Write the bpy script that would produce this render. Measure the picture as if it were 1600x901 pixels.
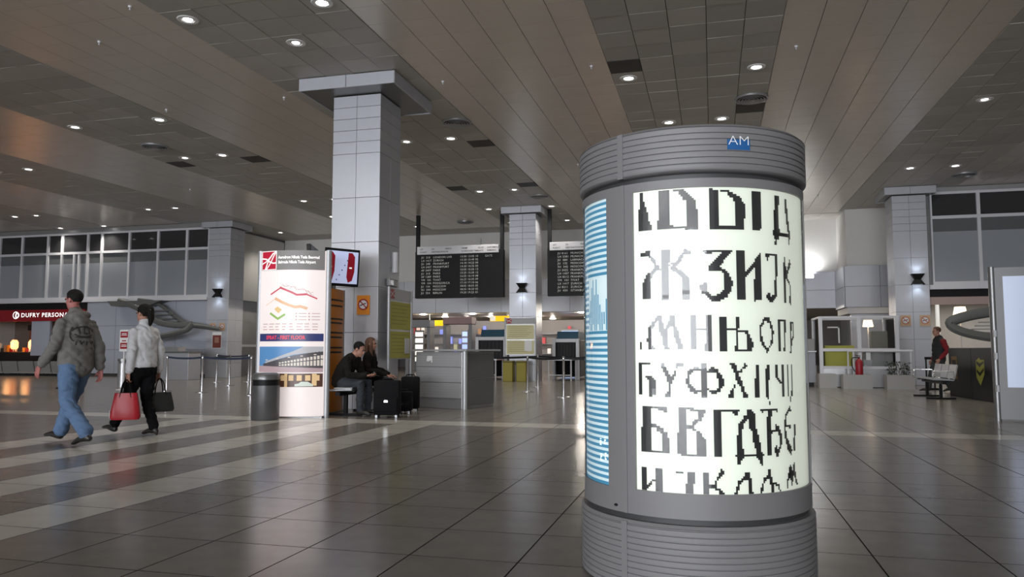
import bpy, bmesh, math, random
from mathutils import Vector, Matrix
from mathutils import noise
from mathutils.bvhtree import BVHTree
random.seed(7)
R = math.radians
for o in list(bpy.data.objects): bpy.data.objects.remove(o)
SC = bpy.context.scene
COL = SC.collection

# ---------------------------------------------------------------- camera, world, light
W, HH, F = 1600, 901, 1200.0
PITCH, YAW, CH = R(4.55), R(14.63), 1.1
cam = bpy.data.cameras.new('camera'); co = bpy.data.objects.new('camera', cam); COL.objects.link(co)
cam.sensor_width = 36.0; cam.lens = F / W * 36.0; cam.clip_end = 300
co.location = (0, 0, CH); co.rotation_euler = (math.pi / 2 + PITCH, 0, YAW)
SC.camera = co
wd = bpy.data.worlds.new('world'); SC.world = wd; wd.use_nodes = True
wd.node_tree.nodes['Background'].inputs[0].default_value = (.62, .7, .8, 1)
wd.node_tree.nodes['Background'].inputs[1].default_value = .6
SC.view_settings.view_transform = 'Standard'; SC.view_settings.look = 'None'
SC.view_settings.exposure = 0.12; SC.view_settings.gamma = 1.0; SC.view_settings.use_curve_mapping = False

def area_light(name, loc, rot, sx, sy, power, color):
    l = bpy.data.lights.new(name, 'AREA'); l.shape = 'RECTANGLE'; l.size = sx; l.size_y = sy; l.energy = power; l.color = color
    o = bpy.data.objects.new(name, l); COL.objects.link(o); o.location = loc; o.rotation_euler = rot
    return o
# area lamp for overcast daylight; the unseen facade behind the camera is invented
area_light('facade_daylight', (-7.5, -21.6, 2.95), (R(90), 0, 0), 30, 5.1, 7200, (.92, .95, 1.0))

def axes():
    cy, sy, cp, sp = math.cos(YAW), math.sin(YAW), math.cos(PITCH), math.sin(PITCH)
    fw = Vector((-sy * cp, cy * cp, sp)); rt = Vector((cy, sy, 0)); return rt, rt.cross(fw), fw
RT, UP, FW = axes(); CAM = Vector((0, 0, CH))
def ray(x, y): return FW + RT * ((x - 800) / F) - UP * ((y - 450.5) / F)
def proj(p):
    d = Vector(p) - CAM; w = d.dot(FW)
    if w <= .05: return None
    return (800 + F * d.dot(RT) / w, 450.5 - F * d.dot(UP) / w, w)
def atz(x, y, Z=0): d = ray(x, y); return CAM + d * ((Z - CH) / d.z)
def aty(x, y, v): d = ray(x, y); return CAM + d * (v / d.y)

# ---------------------------------------------------------------- materials
MT = {}
def mat(name, col, rough=.5, metal=0.0, emit=0.0, ecol=None, noise=0.0, nscale=8.0, bump=0.0, bscale=60.0, coat=0.0, rnd=0.0, spec=.5):
    if name in MT: return MT[name]
    m = bpy.data.materials.new(name); m.use_nodes = True; nt = m.node_tree; b = nt.nodes['Principled BSDF']
    b.inputs['Base Color'].default_value = (*col, 1); b.inputs['Roughness'].default_value = rough; b.inputs['Metallic'].default_value = metal
    b.inputs['Specular IOR Level'].default_value = spec
    if coat: b.inputs['Coat Weight'].default_value = coat; b.inputs['Coat Roughness'].default_value = .05
    if emit: b.inputs['Emission Color'].default_value = (*(ecol or col), 1); b.inputs['Emission Strength'].default_value = emit
    tc = nt.nodes.new('ShaderNodeTexCoord')
    if noise or rnd:
        n = nt.nodes.new('ShaderNodeTexNoise'); n.inputs['Scale'].default_value = nscale; n.inputs['Detail'].default_value = 4
        nt.links.new(tc.outputs['Object'], n.inputs['Vector'])
        hs = nt.nodes.new('ShaderNodeHueSaturation'); hs.inputs['Color'].default_value = (*col, 1)
        mr = nt.nodes.new('ShaderNodeMapRange'); mr.inputs['To Min'].default_value = 1 - noise; mr.inputs['To Max'].default_value = 1 + noise
        nt.links.new(n.outputs['Fac'], mr.inputs['Value'])
        src = mr.outputs['Result']
        if rnd:
            oi = nt.nodes.new('ShaderNodeObjectInfo'); m2 = nt.nodes.new('ShaderNodeMapRange')
            m2.inputs['To Min'].default_value = 1 - rnd; m2.inputs['To Max'].default_value = 1 + rnd
            nt.links.new(oi.outputs['Random'], m2.inputs['Value'])
            mu = nt.nodes.new('ShaderNodeMath'); mu.operation = 'MULTIPLY'
            nt.links.new(src, mu.inputs[0]); nt.links.new(m2.outputs['Result'], mu.inputs[1]); src = mu.outputs[0]
        nt.links.new(src, hs.inputs['Value']); nt.links.new(hs.outputs['Color'], b.inputs['Base Color'])
    if bump:
        n2 = nt.nodes.new('ShaderNodeTexNoise'); n2.inputs['Scale'].default_value = bscale; n2.inputs['Detail'].default_value = 3
        nt.links.new(tc.outputs['Object'], n2.inputs['Vector'])
        bp = nt.nodes.new('ShaderNodeBump'); bp.inputs['Strength'].default_value = bump; bp.inputs['Distance'].default_value = .02
        nt.links.new(n2.outputs['Fac'], bp.inputs['Height']); nt.links.new(bp.outputs['Normal'], b.inputs['Normal'])
    MT[name] = m; return m
def s(c): return tuple(((v / 255) / 12.92 if v / 255 <= .04045 else ((v / 255 + .055) / 1.055) ** 2.4) for v in c)
def glass(name, tint=(1, 1, 1), rough=.02):
    if name in MT: return MT[name]
    m = bpy.data.materials.new(name); m.use_nodes = True; nt = m.node_tree; nt.nodes.clear()
    o = nt.nodes.new('ShaderNodeOutputMaterial'); t = nt.nodes.new('ShaderNodeBsdfTransparent'); g = nt.nodes.new('ShaderNodeBsdfGlossy')
    t.inputs[0].default_value = (*tint, 1); g.inputs['Roughness'].default_value = rough
    fr = nt.nodes.new('ShaderNodeFresnel'); fr.inputs[0].default_value = 1.4; mx = nt.nodes.new('ShaderNodeMixShader')
    nt.links.new(fr.outputs[0], mx.inputs[0]); nt.links.new(t.outputs[0], mx.inputs[1]); nt.links.new(g.outputs[0], mx.inputs[2])
    nt.links.new(mx.outputs[0], o.inputs[0]); MT[name] = m; return m

M = dict(
 tile=mat('floor_stone', (.215, .194, .172), .2, noise=.22, nscale=5, rnd=.07),
 tile_light=mat('floor_stone_light', (.60, .575, .52), .17, noise=.14, nscale=5, rnd=.05),
 grout=mat('grout', (.03, .027, .024), .9, spec=.1),
 ceil_tile=mat('ceiling_tile_grey', (.40, .38, .35), .5, metal=.05, noise=.08, nscale=2, rnd=.10),
 ceil_panel=mat('ceiling_panel_tan', (.64, .585, .515), .28, metal=.3, noise=.06, nscale=1.2),
 ceil_dark=mat('ceiling_tile_dark', (.045, .04, .036), .6),
 joint=mat('joint_dark', (.05, .048, .045), .8),
 plaster=mat('plaster_white', (.66, .65, .63), .8, noise=.03),
 clad=mat('cladding_panel', (.46, .47, .51), .38, metal=.25, noise=.03, rnd=.03),
 steel=mat('brushed_steel', (.36, .36, .37), .36, metal=.6, noise=.08, nscale=3),
 dsteel=mat('dark_steel', (.20, .20, .20), .35, metal=.6, noise=.2, nscale=1.5),
 alu=mat('aluminium', (.44, .45, .47), .45, metal=.5),
 frame=mat('white_frame', (.62, .62, .65), .4),
 darkglass=mat('dark_glass', (.035, .035, .038), .06),
 frost=mat('frosted_film', (.27, .29, .32), .35, noise=.06, nscale=1.5),
 black=mat('black_plastic', (.012, .012, .013), .45, spec=.15),
 black2=mat('black_fabric', (.007, .007, .008), .85, spec=.15),
 drum=mat('drum_paint', (.185, .181, .185), .45, bump=.05, bscale=250),
 drumdark=mat('drum_gap', (.04, .04, .042), .5),
 chrome=mat('chrome', (.6, .6, .62), .18, metal=.9),
 white=mat('white_paint', (.72, .72, .72), .5),
 red=mat('red_paint', s((150, 25, 38)), .45),
 yellow=mat('yellow_bin', s((150, 138, 30)), .5),
 paper=mat('notice_paper', s((205, 200, 160)), .7, noise=.05),
 ypaper=mat('yellow_notice', s((170, 166, 78)), .7, noise=.05),
 orange=mat('orange_panel', s((205, 125, 30)), .5),
 ink=mat('ink', (.03, .025, .02), .7),
 glass=glass('clear_glass'),
)

# ---------------------------------------------------------------- mesh helpers
class MB:
    def __init__(s_): s_.v = []; s_.f = []; s_.m = []
    def add(s_, vs, fs, mi=0):
        b = len(s_.v); s_.v += [tuple(v) for v in vs]; s_.f += [tuple(b + i for i in f) for f in fs]; s_.m += [mi] * len(fs); return s_
    def box(s_, x0, x1, y0, y1, z0, z1, mi=0, rz=0, piv=None):
        vs = [(x, y, z) for z in (z0, z1) for (x, y) in ((x0, y0), (x1, y0), (x1, y1), (x0, y1))]
        if rz:
            c, n = math.cos(rz), math.sin(rz); px, py = piv or ((x0 + x1) / 2, (y0 + y1) / 2)
            vs = [(px + (x - px) * c - (y - py) * n, py + (x - px) * n + (y - py) * c, z) for x, y, z in vs]
        return s_.add(vs, [(0, 3, 2, 1), (4, 5, 6, 7), (0, 1, 5, 4), (1, 2, 6, 5), (2, 3, 7, 6), (3, 0, 4, 7)], mi)
    def bbox(s_, x0, x1, y0, y1, z0, z1, b=.01, mi=0):       # box with chamfered vertical and horizontal edges
        bm = bmesh.new(); bmesh.ops.create_cube(bm, size=1)
        for v in bm.verts: v.co = Vector(((x0 + x1) / 2 + v.co.x * (x1 - x0), (y0 + y1) / 2 + v.co.y * (y1 - y0), (z0 + z1) / 2 + v.co.z * (z1 - z0)))
        bmesh.ops.bevel(bm, geom=list(bm.edges), offset=b, segments=2, affect='EDGES', profile=.5)
        bm.verts.index_update(); s_.add([v.co[:] for v in bm.verts], [[v.index for v in f.verts] for f in bm.faces], mi); bm.free(); return s_
    def lathe(s_, prof, n=32, c=(0, 0), mi=0, a0=0, a1=2 * math.pi):
        full = abs(a1 - a0 - 2 * math.pi) < 1e-6; k = n if full else n + 1
        vs = []; fs = []
        for i in range(k):
            a = a0 + (a1 - a0) * i / n
            vs += [(c[0] + r * math.cos(a), c[1] + r * math.sin(a), z) for r, z in prof]
        p = len(prof)
        for i in range(n):
            j = (i + 1) % k
            for q in range(p - 1): fs.append((i * p + q, j * p + q, j * p + q + 1, i * p + q + 1))
        return s_.add(vs, fs, mi)
    def tube(s_, pts, r, n=8, mi=0, flat=1.0, cap=True):
        pts = [Vector(p) for p in pts]; rr = r if isinstance(r, (list, tuple)) else [r] * len(pts); vs = []; fs = []; ref = None
        for i, p in enumerate(pts):
            t = (pts[min(i + 1, len(pts) - 1)] - pts[max(i - 1, 0)]).normalized()
            if ref is None: ref = Vector((0, 0, 1)) if abs(t.z) < .9 else Vector((1, 0, 0))
            a = t.cross(ref).normalized(); b = a.cross(t).normalized(); ref = b
            for k in range(n):
                q = 2 * math.pi * k / n; vs.append(p + a * (rr[i] * math.cos(q)) + b * (rr[i] * flat * math.sin(q)))
        for i in range(len(pts) - 1):
            for k in range(n): fs.append((i * n + k, i * n + (k + 1) % n, (i + 1) * n + (k + 1) % n, (i + 1) * n + k))
        if cap: fs.append(tuple(range(n))[::-1]); fs.append(tuple((len(pts) - 1) * n + k for k in range(n)))
        return s_.add(vs, fs, mi)
    def prism(s_, poly, d0, d1, ax='y', mi=0):          # poly in the plane normal to ax, from d0 to d1
        n = len(poly)
        def P(a, b, d): return {'y': (a, d, b), 'x': (d, a, b), 'z': (a, b, d)}[ax]
        vs = [P(a, b, d0) for a, b in poly] + [P(a, b, d1) for a, b in poly]
        fs = [tuple(range(n)), tuple(range(2 * n - 1, n - 1, -1))] + [(i, n + i, n + (i + 1) % n, (i + 1) % n) for i in range(n)]
        return s_.add(vs, fs, mi)
    def sphere(s_, c, r, n=12, mi=0, sq=(1, 1, 1)):
        prof = []
        vs = []; fs = []; m = n // 2
        for i in range(m + 1):
            a = math.pi * i / m
            for k in range(n): vs.append((c[0] + r * sq[0] * math.sin(a) * math.cos(2 * math.pi * k / n), c[1] + r * sq[1] * math.sin(a) * math.sin(2 * math.pi * k / n), c[2] + r * sq[2] * math.cos(a)))
        for i in range(m):
            for k in range(n): fs.append((i * n + k, (i + 1) * n + k, (i + 1) * n + (k + 1) % n, i * n + (k + 1) % n))
        return s_.add(vs, fs, mi)
    def mesh(s_, name, mats, smooth=False):
        me = bpy.data.meshes.new(name); me.from_pydata(s_.v, [], s_.f)
        for m in (mats if isinstance(mats, (list, tuple)) else [mats]): me.materials.append(m)
        me.polygons.foreach_set('material_index', s_.m)
        bm = bmesh.new(); bm.from_mesh(me); bmesh.ops.remove_doubles(bm, verts=bm.verts, dist=1e-5); bmesh.ops.recalc_face_normals(bm, faces=bm.faces); bm.to_mesh(me); bm.free()
        if smooth:
            me.shade_smooth(); me.set_sharp_from_angle(angle=R(40))
        return me
    def build(s_, name, mats, parent=None, smooth=False, loc=(0, 0, 0), rz=0):
        return link(name, s_.mesh(name, mats, smooth), parent, loc, rz)
def link(name, me, parent=None, loc=(0, 0, 0), rz=0):
    o = bpy.data.objects.new(name, me); COL.objects.link(o); o.parent = parent; o.location = loc; o.rotation_euler = (0, 0, rz); return o
def tag(o, label=None, cat=None, group=None, kind=None):
    if label: o['label'] = label
    if cat: o['category'] = cat
    if group: o['group'] = group
    if kind: o['kind'] = kind
    return o
def thing(name, label, cat, loc=(0, 0, 0), rz=0, group=None):
    return tag(link(name, None, None, loc, rz), label, cat, group)
def struct(o): o['kind'] = 'structure'; return o
def copy_tree(o, parent=None):
    c = o.copy(); COL.objects.link(c); c.parent = parent
    for ch in list(o.children): copy_tree(ch, c)
    return c

class Flat:                                            # flat print: pieces in (u, v), mapped onto a surface by fn
    def __init__(s_, du=.05): s_.v = []; s_.f = []; s_.du = du
    def quad(s_, u0, v0, u1, v1):
        n = max(1, int(math.ceil(abs(u1 - u0) / s_.du))); b = len(s_.v)
        for i in range(n + 1):
            u = u0 + (u1 - u0) * i / n; s_.v += [(u, v0), (u, v1)]
        s_.f += [(b + 2 * i, b + 2 * i + 2, b + 2 * i + 3, b + 2 * i + 1) for i in range(n)]; return s_
    def poly(s_, pts):
        u0, u1 = min(p[0] for p in pts), max(p[0] for p in pts); n = max(1, int(math.ceil((u1 - u0) / s_.du)))
        def clip(P, c, sg):
            o = []
            for (a, b) in zip(P, P[1:] + P[:1]):
                da, db = sg * (a[0] - c), sg * (b[0] - c)
                if da >= 0: o.append(a)
                if da * db < 0: k = da / (da - db); o.append((c, a[1] + (b[1] - a[1]) * k))
            return o
        for i in range(n):
            q = list(pts)
            if n > 1: q = clip(q, u0 + (u1 - u0) * i / n, 1); q = clip(q, u0 + (u1 - u0) * (i + 1) / n, -1) if len(q) > 2 else q
            if len(q) > 2: b = len(s_.v); s_.v += q; s_.f.append(tuple(range(b, b + len(q))))
        return s_
    def line(s_, pts, w):
        for (a, b), (c, d) in zip(pts, pts[1:]):
            l = math.hypot(c - a, d - b) or 1; nx, ny = -(d - b) / l * w / 2, (c - a) / l * w / 2
            ex, ey = (c - a) / l * w * .25, (d - b) / l * w * .25
            s_.poly([(a - nx - ex, b - ny - ey), (c - nx + ex, d - ny + ey), (c + nx + ex, d + ny + ey), (a + nx - ex, b + ny - ey)])
        return s_
    def disc(s_, cu, cv, r, n=20, ri=0):
        if ri:
            b = len(s_.v)
            for k in range(n):
                a = 2 * math.pi * k / n; s_.v += [(cu + r * math.cos(a), cv + r * math.sin(a)), (cu + ri * math.cos(a), cv + ri * math.sin(a))]
            s_.f += [(b + 2 * k, b + 2 * ((k + 1) % n), b + 2 * ((k + 1) % n) + 1, b + 2 * k + 1) for k in range(n)]; return s_
        return s_.poly([(cu + r * math.cos(2 * math.pi * k / n), cv + r * math.sin(2 * math.pi * k / n)) for k in range(n)])
    def build(s_, name, m, parent, fn):
        me = bpy.data.meshes.new(name); me.from_pydata([fn(u, v) for u, v in s_.v], [], s_.f); me.materials.append(m); return link(name, me, parent)
def text(name, body, size, m, parent, fn, u, v, align='LEFT', bold=0.0, spacing=1.0, sx=1.0):
    cu = bpy.data.curves.new('text', 'FONT'); cu.body = body; cu.size = size; cu.align_x = align; cu.offset = bold; cu.space_character = spacing; cu.resolution_u = 2
    o = bpy.data.objects.new('text', cu); COL.objects.link(o); dg = bpy.context.evaluated_depsgraph_get()
    me = bpy.data.meshes.new_from_object(o.evaluated_get(dg)); bpy.data.objects.remove(o); bpy.data.curves.remove(cu)
    for w in me.vertices: w.co = Vector(fn(u + w.co.x * sx, v + w.co.y))
    me.materials.clear(); me.materials.append(m); me.name = name
    return link(name, me, parent)
def backlit(name, col, k=.8): return mat('lit_' + name, col, .35, emit=k, ecol=col)

# ---------------------------------------------------------------- floor
H = 6.2
fl = struct(MB().box(-34, 15, -22, 47, -.12, -.006).build('floor', M['grout']))
TX, TY = .602, .615
def tile_mesh(w, d, m, name):
    b = .0012; g = .003
    x, y = w / 2 - g, d / 2 - g
    vs = [(-x, -y, -.006), (x, -y, -.006), (x, y, -.006), (-x, y, -.006), (-x + b, -y + b, 0), (x - b, -y + b, 0), (x - b, y - b, 0), (-x + b, y - b, 0)]
    return MB().add(vs, [(4, 5, 6, 7)]).add(vs, [(0, 1, 5, 4), (1, 2, 6, 5), (2, 3, 7, 6), (3, 0, 4, 7)], 1).mesh(name, [m, M['grout']]), vs
tm, tvs = tile_mesh(TX, TY, M['tile'], 'floor_tile'); tl, _ = tile_mesh(TX, TY, M['tile_light'], 'floor_tile_light')
LIGHT_COLS = {-6, -8, -10, -12}
cand = []
for i in range(-48, 24):
    for j in range(-36, 58):
        x = -.4 + TX * (i + .5); y = 10.72 + TY * (j + .5)
        if not (-33.5 < x < 14.5 and -21 < y < 46.5): continue
        # light stripes run up to the light cross row (j == 0)
        light = (j == 0) or (j < 0 and i in (-7, -9, -11, -13))
        pr = [proj((x + a * TX / 2, y + b * TY / 2, 0)) for a, b in ((-1, -1), (1, -1), (1, 1), (-1, 1))]
        ar = 0
        if all(pr) and any(0 < p[0] < W and 0 < p[1] < HH for p in pr):
            ar = abs(sum(pr[k][0] * pr[(k + 1) % 4][1] - pr[(k + 1) % 4][0] * pr[k][1] for k in range(4))) / 2
            q = proj((x, y, 0))
            if 905 < q[0] < 1255 and q[1] > 600 and y > 4.6: ar *= .2
        cand.append((ar, x, y, light))
cand.sort(key=lambda c: -c[0])
rest = {True: MB(), False: MB()}
for n, (ar, x, y, light) in enumerate(cand):
    if n < 300: link('floor_tile', tl if light else tm, fl, (x, y, 0))
    else: rest[light].add([(x + a, y + b, c) for a, b, c in tvs], [(4, 5, 6, 7), (0, 1, 5, 4), (1, 2, 6, 5), (2, 3, 7, 6), (3, 0, 4, 7)])
for k, m_ in ((True, 'tile_light'), (False, 'tile')):
    b = rest[k]; me = bpy.data.meshes.new('floor_tile_field'); me.from_pydata(b.v, [], b.f); me.materials.append(M[m_]); me.materials.append(M['grout']); me.polygons.foreach_set('material_index', [0, 1, 1, 1, 1] * (len(b.f) // 5)); tag(link('floor_tile_field', me, fl), kind='stuff')

# ---------------------------------------------------------------- ceiling
ce = struct(MB().box(-34, 15, -22, 32.4, H + .05, H + .3).build('ceiling', mat('ceiling_slab', (.12, .11, .1), .8)))
CX, CY = .5764, .617
BANDS = [6.05 - 6.34 * k for k in range(-1, 7)]
def ctile(w, d, h, m, name):
    g = .0025; x, y = w / 2 - g, d / 2 - g; b = .003
    vs = [(-x, -y, h), (x, -y, h), (x, y, h), (-x, y, h), (-x + b, -y + b, 0), (x - b, -y + b, 0), (x - b, y - b, 0), (-x + b, y - b, 0)]
    return vs, [(7, 6, 5, 4), (4, 5, 1, 0), (5, 6, 2, 1), (6, 7, 3, 2), (7, 4, 0, 3)]
cv, cf = ctile(CX, CY, .05, None, '')
ctm = MB().add(cv, cf).mesh('ceiling_tile', M['ceil_tile']); ctd = MB().add(cv, cf).mesh('ceiling_tile_dark', M['ceil_dark'])
dark_spots = [(-5.5, 17.9), (-5.5, 22.8), (-7.82, 22.8), (-11.85, 18.06), (-1.45, 13.4), (.86, 16.6), (-14.1, 18.0)]
bt = []; pn = MB()
ybase = 9.9 - CY / 2 - CY * 50
for k, bc in enumerate(BANDS):
    for c in range(11):
        x = bc + (c - 2) * CX
        if not (-33.5 < x < 14.5): continue
        for j in range(0, 100):
            y = ybase + CY * (j + .5)
            if y > 32.3 or y < -21: continue
            if c < 5 or y > 30.75:
                pr = [proj((x + a * CX / 2, y + b * CY / 2, H)) for a, b in ((-1, -1), (1, -1), (1, 1), (-1, 1))]; ar = 0
                if all(pr) and any(0 < p[0] < W and 0 < p[1] < HH for p in pr):
                    ar = abs(sum(pr[q][0] * pr[(q + 1) % 4][1] - pr[(q + 1) % 4][0] * pr[q][1] for q in range(4))) / 2
                dk = any(abs(x - a) < CX / 2 and abs(y - b) < CY / 2 for a, b in dark_spots)
                bt.append((ar, x, y, dk))
            else:
                pn.add([(x + a, y + b, H + .012 + cc * .7) for a, b, cc in cv], cf)
bt.sort(key=lambda c: (-c[3], -c[0]))
rs = MB()
for n, (ar, x, y, dk) in enumerate(bt):
    dz = random.uniform(-.004, .004)
    if n < 300:
        o = link('ceiling_tile', ctd if dk else ctm, ce, (x, y, H + dz))
        o.rotation_euler = (random.uniform(-.006, .006), random.uniform(-.006, .006), 0)
    else: rs.add([(x + a, y + b, H + c + dz) for a, b, c in cv], cf)
for b, m_, nm in ((rs, 'ceil_tile', 'ceiling_tile_field'), (pn, 'ceil_panel', 'ceiling_panel_field')):
    me = bpy.data.meshes.new(nm); me.from_pydata(b.v, [], b.f); me.materials.append(M[m_]); tag(link(nm, me, ce), kind='stuff')

# downlights
lamp_m = mat('lamp_glow', (1, .97, .9), .5, emit=9.0, ecol=(1, .96, .88))
ring = MB().lathe([(.085, .02), (.10, 0), (.155, 0), (.165, .012), (.16, .03)], 24).mesh('trim_ring', M['white'], True)
disc = MB().lathe([(0, .012), (.045, .004), (.086, .012), (.09, .03), (0, .03)], 20).mesh('lens', lamp_m, True)
LP = [(-5.48, 9.9), (-7.78, 9.9), (-6.63, 11.13), (-11.82, 14.22), (-14.1, 14.22), (-13.54, 17.3), (-12.39, 17.3), (-19.85, 17.3), (-18.7, 17.3), (-13.54, 23.47), (-14.1, 26.55), (-6.05, 17.3), (-7.2, 17.3),
      (-7.2, 23.47), (-6.05, 23.47), (-5.48, 26.55), (-7.8, 26.55), (-5.48, 29.64), (-7.78, 29.64), (-11.82, 29.64), (-25.9, 23.47), (-24.9, 23.47), (-26.5, 26.2), (-24.3, 26.2), (-19.85, 23.47), (-18.7, 23.47), (-12.39, 23.47), (-11.82, 26.55),
      (-1.44, 14.22), (.86, 14.22), (-.86, 17.3), (.29, 17.3), (5.48, 17.3), (6.63, 17.3), (5.48, 23.47), (6.63, 23.47), (-.86, 23.47), (.29, 23.47), (-1.44, 29.64), (.86, 29.64), (-18.2, 29.64), (-1.44, 20.4), (.86, 20.4)]
for x, y in LP:
    t = thing('ceiling_light', 'round recessed downlight glowing in the tiled hall ceiling', 'light', (x, y, H - .012), 0, 'recessed downlights of the hall')
    link('trim_ring', ring, t); link('lens', disc, t)
    l = bpy.data.lights.new('downlight', 'SPOT'); l.energy = 150; l.spot_size = R(120); l.spot_blend = .8; l.color = (1, .94, .85); l.shadow_soft_size = .08
    lo = bpy.data.objects.new('downlight', l); COL.objects.link(lo); lo.parent = t; lo.location = (0, 0, -.03)
# round air diffusers
dif = MB()
for r in (.05, .11, .17, .23): dif.lathe([(r, -.03), (r + .035, -.055), (r + .04, -.05), (r + .006, -.02)], 28)
dif.lathe([(.27, 0), (.30, -.04), (.33, -.035), (.33, 0)], 28); difm = dif.mesh('diffuser_ring', M['steel'], True)
difb = MB().lathe([(0, -.012), (.27, -.012), (.27, .01)], 28).mesh('diffuser_throat', M['joint'], True)
for x, y in ((-5.48, 16.07), (.86, 16.0), (-5.48, 24.7), (-9.5, 29.0), (-13.5, 16.1), (7.2, 24.7)):
    t = thing('ceiling_vent', 'round steel air diffuser with concentric rings in the ceiling', 'vent', (x, y, H), 0, 'round ceiling air diffusers')
    link('diffuser_ring', difm, t); link('diffuser_throat', difb, t)
spr = MB().lathe([(0, -.05), (.014, -.048), (.014, -.04), (.006, -.035), (.007, -.015), (.025, -.01), (.03, .012)], 14).mesh('sprinkler', M['frame'], True)
for x, y in ((155, 66), (203, 11), (260, 172), (444, 153), (692, 128), (903, 257), (924, 104), (1244, 73), (297, 296), (1278, 305)):
    p = atz(x, y, H); tag(link('sprinkler', spr, None, (p.x, p.y, H)), 'tiny chrome fire sprinkler head under the ceiling panels', 'sprinkler', 'ceiling sprinklers')

# ---------------------------------------------------------------- walls
YB = 32.0
cl = M['clad']
def panel_grid(parent, x0, x1, z0, z1, y, nx, nz, m, th=.03, name='panel', ax='y', sgn=-1, g=.006):
    """panels on a wall plane, one object each; ax = axis of the wall normal"""
    w = (x1 - x0) / nx; h = (z1 - z0) / nz
    me = MB()
    if ax == 'y': me.box(-w / 2 + g, w / 2 - g, min(0, sgn * th), max(0, sgn * th), -h / 2 + g, h / 2 - g)
    else: me.box(min(0, sgn * th), max(0, sgn * th), -w / 2 + g, w / 2 - g, -h / 2 + g, h / 2 - g)
    me = me.mesh(name, m)
    for i in range(nx):
        for k in range(nz):
            a = x0 + w * (i + .5); zz = z0 + h * (k + .5)
            link(name, me, parent, (a, y, zz) if ax == 'y' else (y, a, zz))
# back wall above the passage
wb = struct(MB().box(-19.4, 4.75, YB, YB + .3, 2.72, H + .05).build('wall_back', M['plaster']))
MB().box(-19.4, 4.75, YB - .1, YB, 2.70, 4.12).build('cladding_backing', M['joint'], wb)
panel_grid(wb, -19.3, 4.7, 2.70, 4.12, YB - .1, 16, 2, cl)
MB().box(-9.9, -9.75, YB - .1, YB, 4.12, 5.95).build('pilaster', M['plaster'], wb)
# right step of the back wall
w2 = struct(MB().box(4.75, 7.2, 29.9, YB + .3, 2.4, H + .05).build('wall_step', M['plaster']))
MB().box(4.65, 7.2, 29.8, 29.9, 2.62, 4.12).box(4.65, 4.75, 29.9, YB, 2.62, 4.12).build('cladding_backing', M['joint'], w2)
panel_grid(w2, 4.65, 7.0, 2.62, 4.12, 29.8, 2, 2, cl); panel_grid(w2, 29.85, YB - .12, 2.62, 4.12, 4.65, 1, 2, cl, ax='x')
w2b = struct(MB().box(4.9, 7.2, 30.3, 30.5, 0, 2.62).build('wall_step_low', M['clad']))
# left recess side wall
w3 = struct(MB().box(-19.75, -19.45, 26.9, 47, 0, H + .05).build('wall_recess', M['dsteel']))
panel_grid(w3, 27.0, 31.95, 1.35, 3.2, -19.45, 3, 2, M['dsteel'], ax='x', sgn=1); panel_grid(w3, 27.0, 28.6, 3.2, 5.9, -19.45, 1, 3, M['dsteel'], ax='x', sgn=1)
MB().box(-19.45, -19.40, 28.65, 31.95, 3.2, 6.1).build('plaster_field', M['plaster'], w3)
MB().box(-19.45, -19.36, 27.0, 31.9, 1.22, 1.32).build('rail', M['frame'], w3)
# passage behind: low ceiling, end wall, shops
struct(MB().box(-19.4, 7.2, YB, 46.5, 2.74, 2.9).build('ceiling_passage', mat('passage_soffit', (.25, .22, .18), .4)))
we = struct(MB().box(-19.5, 7.5, 46, 46.3, 0, 2.9).build('wall_passage_end', mat('passage_wall', (.16, .15, .15), .6)))
struct(MB().box(6.9, 7.2, 30.5, 46, 0, 2.74).build('wall_passage_right', M['clad']))
plm = MB().lathe([(0, -.01), (.14, -.01), (.17, 0), (.17, .02)], 16).mesh('passage_light', mat('lamp_glow2', (1, .95, .85), .5, emit=8, ecol=(1, .93, .8)), True)
for x, y in [(a, b) for b in (33.5, 36.5, 40) for a in (-13, -10.6, -8.2, -5.6, -4.2, -2.6, 2.6)]:
    o = tag(link('passage_light', plm, None, (x, y, 2.725)), 'small round lamp set in the low passage ceiling', 'light', 'passage ceiling lamps')
    l = bpy.data.lights.new('passage_lamp', 'POINT'); l.energy = 45; l.color = (1, .92, .8); l.shadow_soft_size = .1
    lo = bpy.data.objects.new('passage_lamp', l); COL.objects.link(lo); lo.parent = o; lo.location = (0, 0, -.08)
# left upper storey with windows
YL = 26.6
wl = struct(MB().box(-33, -19.5, YL + .12, YL + .3, 3.15, H + .05).build('wall_left', M['dsteel']))
mull = [-31.4, -30.02, -28.81, -27.45, -26.71, -25.39, -24.68, -23.31, -21.91, -20.54, -19.5]
def window_bay(n, x0, x1, y, zs, wide=False):
    w = struct(MB().box(x0, x0 + .05, y - .07, y + .1, zs[0], zs[2]).box(x1 - .05, x1, y - .07, y + .1, zs[0], zs[2]).box(x0 + .05, x1 - .05, y - .06, y + .1, zs[0], zs[0] + .1)
               .box(x0 + .05, x1 - .05, y - .06, y + .1, zs[1] - .05, zs[1] + .05).box(x0 + .05, x1 - .05, y - .06, y + .1, zs[2] - .08, zs[2]).build('window_%d' % n, M['frame']))
    MB().box(x0 + .05, x1 - .05, y, y + .03, zs[1] + .05, zs[2] - .08).build('pane', M['darkglass'], w)
    MB().box(x0 + .05, x1 - .05, y, y + .03, zs[0] + .1, zs[1] - .45).build('frosted_pane', M['frost'], w)
    MB().box(x0 + .05, x1 - .05, y, y + .03, zs[1] - .45, zs[1] - .05).build('pane', mat('smoked_pane', (.12, .125, .13), .12), w)
    return w
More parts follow.
